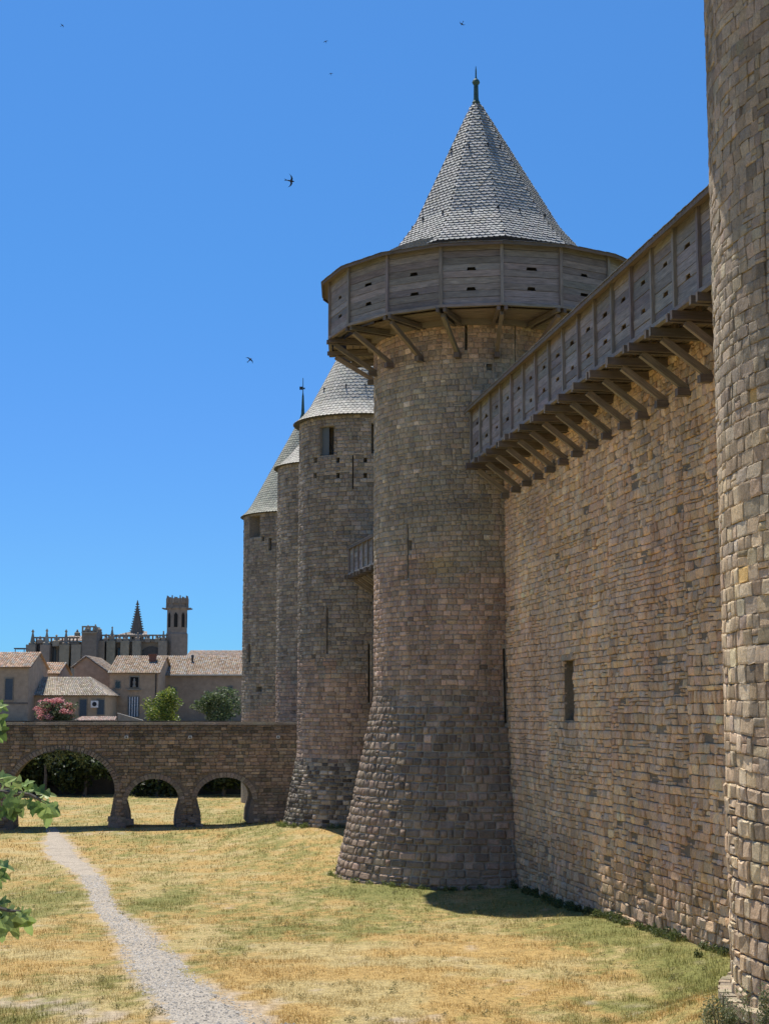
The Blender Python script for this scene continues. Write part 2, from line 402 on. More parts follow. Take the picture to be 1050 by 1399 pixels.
# ------------------------------------------------------------------ masonry
def lay(u0, u1, v0, v1, ch, cw, scale=1.0, split=.10, wav=0.0):
    """courses of stones: rows (ua, ub, va, vb); cw in the same unit as u divided by scale"""
    out = []; v = v0
    while v < v1 - .05:
        h = ch(v) * random.uniform(.8, 1.22); vb = min(v + h, v1)
        if v1 - vb < .1: vb = v1
        u = u0 - random.uniform(0, cw(v)) / scale
        while u < u1:
            w = cw(v) * random.choice((.55, .75, .9, 1, 1.1, 1.3, 1.65)) * random.uniform(.9, 1.1) / scale
            ub = u + w
            a, b = max(u, u0), min(ub, u1)
            if b - a > .05 / scale:
                if random.random() < split and vb - v > .2:
                    m_ = v + (vb - v) * random.uniform(.38, .62); out.append((a, b, v, m_)); out.append((a, b, m_, vb))
                else: out.append((a, b, v, vb))
            u = ub
        v = vb
    return out
def cut(stones, opens, mu):
    res = []
    for (a, b, v, w) in stones:
        parts = [(a, b)]
        for (oa, ob, ov, ow, *_c) in opens:
            if w > ov + .03 and v < ow - .03:
                nxt = []
                for (p, q) in parts:
                    if q <= oa or p >= ob: nxt.append((p, q))
                    else:
                        if oa - p > mu: nxt.append((p, oa))
                        if q - ob > mu: nxt.append((ob, q))
                parts = nxt
        res += [(p, q, v, w) for (p, q) in parts]
    return res
G5 = np.array([0, .14, .86, 1.0]); WF = np.array([1.43, 1.29, 1.14])
def stones_mesh(parent, P, stones, colf, gap=.012, scale=1.0, relief=.03, boss=.02, depth=.10, top_n=0, rough=.008, waver=0.0, sink=0.0, name='stone', stuffname='stonework', minpx=0):
    S = np.array(stones, float); n = len(S)
    if n == 0: return
    g = gap * (.6 + .8 * RNG.random(n))
    ua = S[:, 0] + g / scale / 2; ub = S[:, 1] - g / scale / 2; va = S[:, 2] + g / 2; vb = S[:, 3] - g / 2
    w = (ub - ua); h = (vb - va)
    s, t = np.meshgrid(G5, G5); s = s.ravel(); t = t.ravel()          # 16
    U = ua[:, None] + w[:, None] * s; Vv = va[:, None] + h[:, None] * t
    jx = np.minimum(w, .4 / scale)[:, None] * .07; jy = np.minimum(h, .4)[:, None] * .07
    U = U + jx * (RNG.random((n, 16)) - .5) * 1.3; Vv = Vv + jy * (RNG.random((n, 16)) - .5) * 1.3
    if waver: Vv, U = Vv + waver * (fbm(U * scale * .45, Vv * .45, 61, 4) - .5), U + waver / scale * .7 * (fbm(U * scale * .6 + 7, Vv * .8, 67, 4) - .5)
    ring = ((s == 0) | (s == 1) | (t == 0) | (t == 1)); corner = ((s == 0) | (s == 1)) & ((t == 0) | (t == 1))
    pr = relief * (RNG.random(n) ** 1.5)
    # small tilt of each face
    tl = (RNG.random((n, 2)) - .5) * relief * 1.1
    D = pr[:, None] + tl[:, :1] * (s - .5) * 2 + tl[:, 1:] * (t - .5) * 2 + rough * (RNG.random((n, 16)) - .5) * 2
    D = D + np.where(ring, 0, boss)[None] * (.5 + RNG.random((n, 1))) - np.where(corner, .012 + boss * .3, 0)
    if sink: D = D - (.030 * (RNG.random(n) < sink))[:, None]
    rid = [0, 1, 2, 3, 7, 11, 15, 14, 13, 12, 8, 4]
    UB, VB = U[:, rid], Vv[:, rid]; DB = np.full(UB.shape, -depth)
    U = np.concatenate([U, UB], 1); Vv = np.concatenate([Vv, VB], 1); D = np.concatenate([D, DB], 1)
    XYZ = P(U, Vv, D)                                                # n,28,3
    fq = [[j * 4 + i, j * 4 + i + 1, j * 4 + i + 5, j * 4 + i + 4] for j in range(3) for i in range(3)]
    fq += [[rid[k], 16 + k, 16 + (k + 1) % 12, rid[(k + 1) % 12]] for k in range(12)]
    fq = np.array(fq)
    cu = (S[:, 0] + S[:, 1]) / 2; cv = (S[:, 2] + S[:, 3]) / 2; cen = XYZ[:, :16].mean(1)
    C = np.clip(colf(cu, cv, cen) * WF, .01, 1)
    order = []
    if top_n:
        px, py = project(XYZ[:, :16]); area = (px.max(1) - px.min(1)) * (py.max(1) - py.min(1))
        c4 = XYZ[:, [0, 3, 15, 12]]; nrm = np.cross(c4[:, 1] - c4[:, 0], c4[:, 3] - c4[:, 0]); view = cen - np.array([0, 0, EYE])
        vis = (nrm * view).sum(1) < 0
        vis &= (px.mean(1) > -5) & (px.mean(1) < 1055) & (py.mean(1) > -5) & (py.mean(1) < 1404)
        area = np.where(vis, area, 0)
        if minpx: area = np.where(area > minpx, area, 0)
        order = [i for i in np.argsort(-area)[:top_n] if area[i] > 0]
    sel = np.zeros(n, bool); sel[order] = True
    fl = fq.tolist(); L = np.array(rootloc(parent))
    for i in order:
        me = bpy.data.meshes.new(name); me.from_pydata((XYZ[i] - L).tolist(), [], fl)
        finish(me, name, M['stone'], parent, np.repeat(C[i][None], 28, 0), None, None)
    R = XYZ[~sel]; m = len(R)
    if m:
        Q = (np.arange(m)[:, None, None] * 28 + fq).reshape(-1, 4)
        np_mesh(stuffname, R.reshape(-1, 3), Q, np.repeat(C[~sel][:, None], 28, 1).reshape(-1, 3), M['stone'], parent, kind='stuff')
def core(parent, P, us, vs, opens, col, name='core', depth=.05, cav=.6, back=None):
    """mortar surface behind the stones, open at each slit with a cavity behind it"""
    us = sorted(set(list(us) + [o[0] for o in opens] + [o[1] for o in opens])); vs = sorted(set(list(vs) + [o[2] for o in opens] + [o[3] for o in opens]))
    mb = MB(col); A = np.array([[u, v] for v in vs for u in us]); V = P(A[:, 0], A[:, 1], np.full(len(A), -depth)); n = len(us); fs = []
    for j in range(len(vs) - 1):
        for i in range(n - 1):
            cu = (us[i] + us[i + 1]) / 2; cv = (vs[j] + vs[j + 1]) / 2
            if any(o[0] < cu < o[1] and o[2] < cv < o[3] for o in opens): continue
            fs.append((j * n + i, j * n + i + 1, (j + 1) * n + i + 1, (j + 1) * n + i))
    mb.add(V, fs)
    for o in opens:
        c = o[4] if len(o) > 4 else cav
        q = np.array([(o[0], o[2]), (o[1], o[2]), (o[1], o[3]), (o[0], o[3])])
        a = P(q[:, 0], q[:, 1], np.full(4, -depth)); b = P(q[:, 0], q[:, 1], np.full(4, -depth - c))
        mb.add(list(a) + list(b), [(0, 4, 5, 1), (1, 5, 6, 2), (2, 6, 7, 3), (3, 7, 4, 0), (4, 7, 6, 5)])
    return mb.build(name, M['mortar'], parent)

def cyl(T, rf):
    def P(u, v, d):
        r = rf(v) + d; return np.stack([T[0] + r * np.sin(u), T[1] - r * np.cos(u), v + 0 * u], -1)
    return P
def cyl_hit(T, R, x, y):
    """angle and height where the sight line of a pixel meets a round tower"""
    r = ray(x, y); o = np.array([0, 0, EYE]); ax, ay = -T[0], -T[1]
    a = r[0] ** 2 + r[1] ** 2; b = 2 * (r[0] * ax + r[1] * ay); c = ax * ax + ay * ay - R * R; d = b * b - 4 * a * c
    t = (-b - sqrt(max(d, 0))) / (2 * a); p = o + r * t
    return atan2(p[0] - T[0], -(p[1] - T[1])), p[2]
def wall_hit(x, y, off=0.0):
    r = ray(x, y); o = np.array([0, 0, EYE]); W0 = WA + WN * off
    t = ((W0 - o) @ WN) / (r @ WN); p = o + r * t; return float((p - W0) @ WD), float(p[2])

def mixcol(cs, n, k=.18, seed=0, hue=.018):
    cs = np.array(cs); i = RNG.integers(0, len(cs), n); c = cs[i] * (1 + k * RNG.normal(0, 1, (n, 1)))
    return c * (1 + hue * RNG.normal(0, 1, (n, 3)))

# --- curtain wall between the two near towers
ZB, ZT = 19.7, 22.15           # floor and eave of the wall hoarding
WLEN = 44.4
wall = thing('curtain_wall', (WA[0], WA[1], 0), 'tall rough warm sandstone curtain wall right of the big hoarded tower, with a slit window', 'wall')
def Pw(u, v, d):
    u = np.asarray(u, float); d = np.asarray(d, float); v = np.asarray(v, float) + 0 * u
    return np.stack([WA[0] + WD[0] * u + WN[0] * d, WA[1] + WD[1] * u + WN[1] * d, v], -1)
wop = []
def wslit(x, y0, y1, w, cav=.6):
    u, z1 = wall_hit(x, y0); _, z0 = wall_hit(x, y1); wop.append((u - w / 2, u + w / 2, z0, z1, cav))
wslit(776, 902, 984, 1.45, 1.3)
wslit(828, 920, 965, .07, .4); wslit(884, 880, 1000, .08, .4); wslit(957, 905, 985, .09, .4); wslit(724, 925, 968, .05, .4)
wslit(795, 905, 940, .05, .3)
core(wall, Pw, [0, WLEN], [-1.5, 23.3], wop, (.33, .27, .19), cav=.8, depth=.028)
ch = lambda v: .33 if v < 5 else (.29 if v < 12 else .25)
cwf = lambda v: .43 if v < 10 else .37
raw = []; ub_ = 4.0
while ub_ < WLEN - 2:                      # the wall was built in stretches: courses break at irregular seams
    uw = random.uniform(6, 14); vb_ = -1.2
    while vb_ < 23.2:
        vh = min(random.uniform(1.5, 4.0), 23.2 - vb_); kk = random.uniform(.8, 1.2)
        raw += lay(ub_ , min(ub_ + uw, WLEN - 2), vb_, vb_ + vh, lambda v: ch(v) * kk, cwf, split=.18); vb_ += vh
    ub_ += uw
st = cut(raw, wop, .07)
PIT = [(wall_hit(x, y)) for (x, y) in ((885, 1190), (880, 1215), (868, 1140), (957, 1135), (845, 1125), (935, 1160), (745, 1160), (985, 1100), (890, 1060), (905, 900), (810, 1080), (925, 1065), (700, 830), (942, 1152), (975, 1175), (960, 870), (935, 640), (930, 700), (880, 760), (865, 660), (905, 990), (925, 940), (965, 1010), (850, 960), (880, 1120), (888, 1230), (830, 1180), (760, 760), (800, 700), (940, 800))]
HOL = [s for s in st if any(abs((s[0] + s[1]) / 2 - a) < .38 and abs((s[2] + s[3]) / 2 - b) < .17 for a, b in PIT)]
st = [s for s in st if s not in HOL]
WARM = [(.50, .375, .24), (.46, .35, .235), (.53, .41, .275), (.44, .345, .25), (.48, .345, .22), (.42, .35, .265)]
def cwall(u, v, c):
    k = mixcol(WARM, len(u), .11)
    f = .90 + .22 * (fbm(u * .25, v * .25, 13) - .5) * 2
    low = sst(4, 1.5, v) * .12
    pz = sst(.5, .66, fbm(u * .35, v * .3, 29))[:, None]; k = k * (1 - pz * .45) + mixcol([(.50, .34, .25)], len(u), .12) * pz * .45
    gz_ = sst(.5, .64, fbm(u * .3 + 4, v * .25, 37))[:, None]; k = k * (1 - gz_ * .4) + mixcol([(.38, .33, .27)], len(u), .12) * gz_ * .4
    o = RNG.random(len(u)); k[o > .99] = np.array([.50, .36, .19]); k[o < .05] *= .72
    return k * 1.30 * (f - low)[:, None]
stones_mesh(wall, Pw, st, cwall, gap=.022, relief=.055, boss=.012, depth=.12, top_n=300, rough=.013, waver=.12, sink=.08)
# pitted spots: small stones set back in the holes
st2 = [(a, b, v, (v + w) / 2) for (a, b, v, w) in HOL if random.random() < .8]
stones_mesh(wall, lambda u, v, d: Pw(u, v, d - .035), st2, cwall, gap=.05, relief=.03, stuffname='broken_stones')
# stone surround of the slit window: a narrow slit in the recess
u0, u1, v0, v1, _ = wop[0]
mb = MB((.22, .20, .17)); mb.cur = (.25, .22, .18)
for (a, b) in ((u0, u0 + .38), (u1 - .38, u1)):
    q = np.array([(a, v0), (b, v0), (b, v1), (a, v1)]); A = Pw(q[:, 0], q[:, 1], np.full(4, -.5)); B = Pw(q[:, 0], q[:, 1], np.full(4, -.8)); mb.add(list(A) + list(B), [(0, 1, 2, 3), (1, 5, 6, 2), (4, 0, 3, 7)])
mb.build('window_reveal', M['mortar'], wall)
hv = v1
arch = []
for k in range(7):
    a = k / 6; arch.append((u0 + (u1 - u0) * a, hv + .28 * sin(pi * a)))
mb = MB((.40, .33, .24))
for k in range(4):
    ua_ = u0 - .12 + k * (u1 - u0 + .24) / 4; ub_ = ua_ + (u1 - u0 + .24) / 4 - .015
    q = np.array([(ua_, hv), (ub_, hv), (ub_, hv + .30 + .05 * (k in (1, 2))), (ua_, hv + .30 + .05 * (k in (1, 2)))])
    A = Pw(q[:, 0], q[:, 1], np.full(4, .055)); B = Pw(q[:, 0], q[:, 1], np.full(4, -.1)); MB(jit((.40, .33, .24))).add(list(A) + list(B), [(0, 1, 2, 3), (0, 4, 5, 1), (1, 5, 6, 2), (2, 6, 7, 3), (3, 7, 4, 0)]).build('lintel_stone', M['stone'], wall)
# the wall's thickness behind
mb = MB((.3, .26, .2)); q = [WA - WN * 2.4, WA + WD * WLEN - WN * 2.4, WA + WD * WLEN - WN * .06, WA - WN * .06]
mb.prism([(p[0], p[1], 22.9) for p in q], (0, 0, .38)); mb.prism([(p[0], p[1], -1.5) for p in (q[0], q[1], WA + WD * WLEN - WN * 2.1, WA - WN * 2.1)], (0, 0, 24.3)); mb.build('wall_back', M['mortar'], wall)

# --- big hoarded tower
def rT1(v): v = np.asarray(v, float); return R1 + (7.05 - R1) * (np.clip((8.9 - v) / 8.9, 0, 1.2) ** 1.15)
tower1 = thing('round_tower', (T1[0], T1[1], 0), 'big round stone tower with splayed base and pointed slate roof in the middle', 'tower')
P1 = cyl(T1, rT1); op1 = []
def tslit(ops, T, R, x, y0, y1, w, cav=.6):
    a, z1 = cyl_hit(T, R, x, y0); _, z0 = cyl_hit(T, R, x, y1); ops.append((a - w / 2 / R, a + w / 2 / R, z0, z1, cav))
tslit(op1, T1, R1, 636, 425, 478, .13); tslit(op1, T1, R1, 557, 716, 790, .10); tslit(op1, T1, R1, 688, 886, 988, .13); tslit(op1, T1, R1, 703, 440, 505, .05)
tslit(op1, T1, R1, 560, 738, 752, .22, .3)
tslit(op1, T1, R1, 668, 497, 506, .28, .3)
ZH1 = 25.8
ua = list(np.linspace(-pi, pi, 73))
core(tower1, P1, ua, [-2, 0, 1.5, 3, 4.5, 6, 7.5, 8.9, 15, 29], op1, (.50, .44, .34), depth=.012)
st = cut(lay(-1.75, 1.3, -1.2, 28.6, lambda v: .34 if v < 8.2 else .245, lambda v: .44 if v < 8.2 else .37, scale=R1 * 1.12, split=.07), op1, .06 / R1)
def ctow(u, v, c):
    n = len(u)
    grey = mixcol([(.235, .215, .175), (.205, .19, .16), (.245, .22, .18), (.20, .19, .16)], n, .10)
    pink = mixcol([(.27, .205, .165), (.245, .19, .16), (.29, .225, .18), (.22, .18, .155)], n, .15)
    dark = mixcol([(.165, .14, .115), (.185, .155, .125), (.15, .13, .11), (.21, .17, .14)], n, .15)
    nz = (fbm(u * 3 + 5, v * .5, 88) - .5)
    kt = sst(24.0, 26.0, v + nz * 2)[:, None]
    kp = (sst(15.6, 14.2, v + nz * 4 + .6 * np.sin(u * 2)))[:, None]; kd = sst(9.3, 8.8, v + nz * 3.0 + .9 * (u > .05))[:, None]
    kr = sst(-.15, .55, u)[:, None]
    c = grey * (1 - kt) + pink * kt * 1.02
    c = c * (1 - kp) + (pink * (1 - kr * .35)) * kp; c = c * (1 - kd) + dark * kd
    pale = RNG.random(n) > .965; c[pale] *= 1.5
    c = c * 1.38
    for (px, py, rr, cc) in YEL:
        a, z = cyl_hit(T1, R1, px, py); m = np.exp(-(((u - a) * R1 / rr) ** 2 + ((v - z) / .45) ** 2))[:, None] * .7; c = c * (1 - m) + np.array(cc) * m
    return c
YEL = [(601, 772, .7, (.36, .29, .15)), (583, 776, .5, (.22, .18, .11)), (630, 690, 1.5, (.17, .16, .14)), (560, 700, 1.2, (.2, .19, .16))]
lower = [s for s in st if s[2] < 8.2]; upper = [s for s in st if s[2] >= 8.2]
stones_mesh(tower1, P1, lower, ctow, gap=.05, scale=R1 * 1.12, relief=.04, boss=.042, depth=.10, top_n=300, rough=.018, waver=.06)
stones_mesh(tower1, P1, upper, ctow, gap=.020, scale=R1, relief=.028, boss=.01, depth=.10, rough=.007, stuffname='upper_stonework', waver=.12)

# --- timber galleries
WOODC = (.215, .192, .175); WOODB = (.21, .165, .12); WOODD = (.13, .105, .085)
def plank(parent, O, w, n, s0, s1, z0, z1, o, notch=None, col=WOODC, th=.04, name='plank'):
    """board in the plane at offset o; notch = (centre, width, height) cut from its lower edge"""
    pts = [(s0, z0)]
    if notch:
        c, nw, nh = notch; pts += [(c - nw / 2, z0), (c - nw / 2 + .05, z0 + nh), (c + nw / 2 - .05, z0 + nh), (c + nw / 2, z0)]
    pts += [(s1, z0), (s1, z1), (s0, z1)]
    o += random.uniform(-.012, .012); tw = random.uniform(-.012, .012)
    f = [O + w * s + n * (o + tw * (z > z0 + .01)) + np.array([0, 0, z]) for (s, z) in pts]; b = [O + w * s + n * (o - th) + np.array([0, 0, z]) for (s, z) in pts]
    k = len(pts); r = random.uniform(0, 40); r2 = random.uniform(0, 40)
    mb = MB(jit(col, .30, .05)); uvp = [(r + s, r2 + z) for (s, z) in pts]
    fs = [tuple(range(k)), tuple(reversed(range(k, 2 * k)))] + [(i, i + k, (i + 1) % k + k, (i + 1) % k) for i in range(k)]
    uvs = [uvp, uvp[::-1]] + [[uvp[i], uvp[i], uvp[(i + 1) % k], uvp[(i + 1) % k]] for i in range(k)]
    mb.add(f + b, fs, None, uvs); return mb.build(name, M['wood'], parent)
def bay(parent, O, w, n, L, proj, zb, zt, nb=8, first=True, s_in=0.0, inner=0.0, bracket=True, rise=.5, nin=None, strut_drop=1.75, slits=True, end=False, jout=(.2, .36), jw=.16, jh=.26):
    """one bay of a timber gallery. O at the wall face below the first post, w along, n outward;
    nin/win: bracket direction at the first post (towers)"""
    pn = nin if nin is not None else n
    Z = lambda p, z: np.array([p[0], p[1], z])
    A = O + n * proj; B = A + w * L
    hb = (zt - zb) / nb
    for i in range(nb):
        z0 = zb + i * hb + random.uniform(.003, .012); z1 = zb + (i + 1) * hb - random.uniform(.003, .012)
        nt = (L / 2 + random.uniform(-.03, .03), min(.50, L * .25) * random.uniform(.8, 1.1), hb * random.uniform(.38, .5)) if (slits and i in (nb // 4 , (5 * nb) // 8)) else None
        plank(parent, A, w, np.array(n), .03, L - .03, z0, z1, 0.0, nt)
    for k, q in enumerate([A] + ([B] if end else [])):
        base = q + pn * .045
        MB(jit(WOODC, .15)).beam(Z(base, zb - .12), Z(base, zt + .02), .15, .12, up=tuple(pn), chip=.004).build('post', M['wood'], parent)
        if bracket:
            wj = np.array([-pn[1], pn[0], 0]); inw = proj - inner
            for sgn in (-1, 1):
                pp = q + wj * sgn * .17
                MB(jit(WOODD, .2)).beam(Z(pp + pn * random.uniform(*jout), zb - .13 - jh / 2), Z(pp - pn * (inw + .25), zb - .13 - jh / 2), jw, jh, chip=.008).build('joist', M['wood'], parent)
            s0 = q - pn * .25; s1 = q - pn * (inw + .02)
            MB(jit(WOODB, .2)).beam(Z(s0, zb - .42), Z(s1, zb - .40 - strut_drop + .1), .18, .22, chip=.008).build('strut', M['wood'], parent)
            MB(jit(WOODD, .2)).beam(Z(s1 + pn * .45, zb - .32 - strut_drop), Z(s1 - pn * .2, zb - .32 - strut_drop), .26, .24, chip=.01).build('corbel', M['wood'], parent)
    # sill and top plate
    MB(jit(WOODC)).beam(Z(A + n * .03, zb - .07), Z(B + n * .03, zb - .07), .17, .13, chip=.003).build('sill_beam', M['wood'], parent)
    MB(jit(WOODD)).beam(Z(A - n * .06, zt + .03), Z(B - n * .06, zt + .03), .12, .12, chip=.003).build('top_plate', M['wood'], parent)
    # floor boards with a drop slot left open near the outer edge
    for (o0, o1) in ((.12, .40), (.80, 1.15), (1.17, 1.5), (1.52, proj)):
        if o1 > proj: o1 = proj
        f = o0; g = o1; a = A - n * ((f + g) / 2)
        MB(jit(WOODB if f > .5 else WOODD, .2)).beam(Z(a, zb - .04), Z(a + w * L, zb - .04), g - f - .02, .05, chip=.002).build('floor_board', M['wood'], parent)
def gallery_roof(parent, A, B, Ai, Bi, zt, rise, over, n, col=(.20, .20, .20)):
    """boards and slates of a gallery roof from the eave line A-B up to the inner line Ai-Bi"""
    A = np.array(A, float); B = np.array(B, float)
    e0 = np.array([A[0], A[1], zt - .10]) ; e1 = np.array([B[0], B[1], zt - .10]); i0 = np.array([Ai[0], Ai[1], zt + rise]); i1 = np.array([Bi[0], Bi[1], zt + rise])
    up = np.array([0, 0, .05])
    MB(jit(WOODB, .15)).add([e0, e1, i1, i0, e0 + up, e1 + up, i1 + up, i0 + up], [(0, 3, 2, 1), (4, 5, 6, 7), (0, 1, 5, 4), (1, 2, 6, 5), (2, 3, 7, 6), (3, 0, 4, 7)]).build('roof_boarding', M['wood'], parent)
    MB(jit(WOODD, .15)).beam(tuple(e0 + np.array([0, 0, -.02])), tuple(e1 + np.array([0, 0, -.02])), .05, .15, chip=.002).build('eave_board', M['wood'], parent)
    # slates: thin pieces along the slope, edge visible from below
    mb = MB(); L = np.linalg.norm(B - A); ns = max(2, int(L / .26)); rows = 7
    for r in range(rows):
        for k in range(ns):
            a0 = (k + .04 + (r % 2) * .5) / ns; a1 = (k + .96 + (r % 2) * .5) / ns; a1 = min(a1, 1.0)
            if a0 >= 1: continue
            t0 = r / rows - .02; t1 = (r + 1.25) / rows
            P = [(e0 * (1 - a) + e1 * a) * (1 - t) + (i0 * (1 - a) + i1 * a) * t for (a, t) in ((a0, t0), (a1, t0), (a1, min(t1, 1)), (a0, min(t1, 1)))]
            l = random.uniform(.075, .095); P = [P[0] + (0, 0, l), P[1] + (0, 0, l), P[2] + (0, 0, .058), P[3] + (0, 0, .058)]
            mb.add(P + [p - np.array([0, 0, .018]) for p in P], [(0, 1, 2, 3), (0, 4, 5, 1), (1, 5, 6, 2), (3, 7, 4, 0)], jit((.22, .22, .22), .25))
    mb.build('slates', M['slate'], parent, kind='stuff')

# along the curtain wall: bays of two metres
hoard = thing('timber_gallery', (WA[0], WA[1], ZB), 'long grey timber fighting gallery on struts along the top of the curtain wall, right', 'wooden gallery')
PROJ = 1.80
ue = wall_hit(645, 636, PROJ)[0]
NB = 17
for i in range(NB):
    O = WA + WD * (ue + 2.0 * i)
    bay(hoard, O, WD, WN, 2.0, PROJ, ZB, ZT, nb=8, strut_drop=1.3)
A0 = WA + WD * (ue - .25); 
for i in range(NB):
    a = WA + WD * (ue + 2.0 * i - (.3 if i == 0 else 0)) ; b = WA + WD * (ue + 2.0 * (i + 1))
    gallery_roof(hoard, a + WN * (PROJ + .34), b + WN * (PROJ + .34), a - WN * 1.2, b - WN * 1.2, ZT, .55, .3, WN)
# closing end boards at the tower
O = WA + WD * (ue + .02)
for i in range(8):
    hb = (ZT - ZB) / 8; plank(hoard, O, WN, -WD, 0.05, PROJ - .06, ZB + i * hb, ZB + (i + 1) * hb - .01, 0.0, col=WOODD)

# second gallery behind the big tower
D2 = np.array([T1[0] - T2[0], T1[1] - T2[1], 0]); D2 /= np.linalg.norm(D2); N2 = np.array([D2[1], -D2[0], 0])
N2 = N2 if N2[0] < 0 else -N2
wall2 = thing('curtain_wall', ((T1[0] + T2[0]) / 2, (T1[1] + T2[1]) / 2, 0), 'shaded stone curtain wall behind the big tower, carrying the small timber gallery', 'wall')
mb = MB((.2, .18, .15)); a = np.array([T2[0], T2[1], -.5]); b = np.array([T1[0], T1[1], -.5])
mb.prism([a + N2 * .3, b + N2 * .3, b - N2 * 1.8, a - N2 * 1.8], (0, 0, 20.0)); mb.build('wall_face', M['mortar'], wall2)
h2 = thing('timber_gallery', (-1, 97, 17), 'small timber gallery with slats, just showing left of the big tower', 'wooden gallery')
pe = at(478, 783, 97.5); zb2 = pe[2]; zt2 = at(478, 748, 97.5)[2]; face2 = np.array([T2[0], T2[1], 0]) + N2 * .3
s_e = float((np.array([pe[0], pe[1], 0]) - face2) @ D2); pr2 = float((np.array([pe[0], pe[1], 0]) - face2) @ N2)
for i in range(8):
    bay(h2, face2 + D2 * (s_e + 1.35 * i), D2, N2, 1.35, pr2, zb2, zt2 + .05, nb=6, strut_drop=1.2, slits=False)
for i in range(8):
    a = face2 + D2 * (s_e + 1.35 * i - (.2 if i == 0 else 0)); b = face2 + D2 * (s_e + 1.35 * (i + 1)); gallery_roof(h2, a + N2 * (pr2 + .15), b + N2 * (pr2 + .15), a - N2 * .5, b - N2 * .5, zt2 + .05, .3, .2, N2)

# polygonal gallery round the big tower
h1 = thing('timber_gallery', (T1[0], T1[1], 26.5), 'polygonal grey timber gallery ringing the top of the big round tower', 'wooden gallery')
HC = (xat(664, 77.8, 400), 77.8); RH = 8.19; NP = 18; A0h = radians(1.2); st_ = 2 * pi / NP
zb1 = zat(414, 69.7); zt1 = zat(331, 69.6)
def pdir(a): return np.array([sin(a), -cos(a), 0])
for k in range(-6, 6):
    a0 = A0h + k * st_; a1 = a0 + st_
    p0 = np.array([HC[0], HC[1], 0]) + pdir(a0) * RH; p1 = np.array([HC[0], HC[1], 0]) + pdir(a1) * RH
    w = p1 - p0; L = np.linalg.norm(w); w /= L; n = np.array([w[1], -w[0], 0]); n = n if n @ pdir((a0 + a1) / 2) > 0 else -n
    dv = p0[:2] - np.array(T1); pd0 = pdir(a0)[:2]; bb = dv @ pd0; pj = bb - sqrt(max(bb * bb - dv @ dv + R1 * R1, .01))
    bay(h1, p0 - n * pj, w, n, L, pj, zb1, zt1, nb=9, nin=pdir(a0), strut_drop=1.5, jout=(.02, .16), jw=.15, jh=.21, end=(k == 5))
    e0 = np.array([HC[0], HC[1], 0]) + pdir(a0) * (RH + .42); e1 = np.array([HC[0], HC[1], 0]) + pdir(a1) * (RH + .42)
    q0 = np.array([HC[0], HC[1], 0]) + pdir(a0) * 4.7; q1 = np.array([HC[0], HC[1], 0]) + pdir(a1) * 4.7
    gallery_roof(h1, e0, e1, q0, q1, zt1, .55, .3, n)
# inner drum so the gallery is closed and dark inside
MB((.2, .17, .14)).lathe((T1[0], T1[1], 0), [(R1 + .35, zb1 - .3), (R1 + .35, zb1 + .02)], 34).build('wall_plate', M['wood'], h1)

MB((.10, .09, .08)).lathe((HC[0], HC[1], 0), [(7.5, zb1), (7.5, zt1 + .05)], 36, cap=False).build('added_dark_lining', M['wood'], h1)  # added dark ring, stops the sky showing through the plank slits
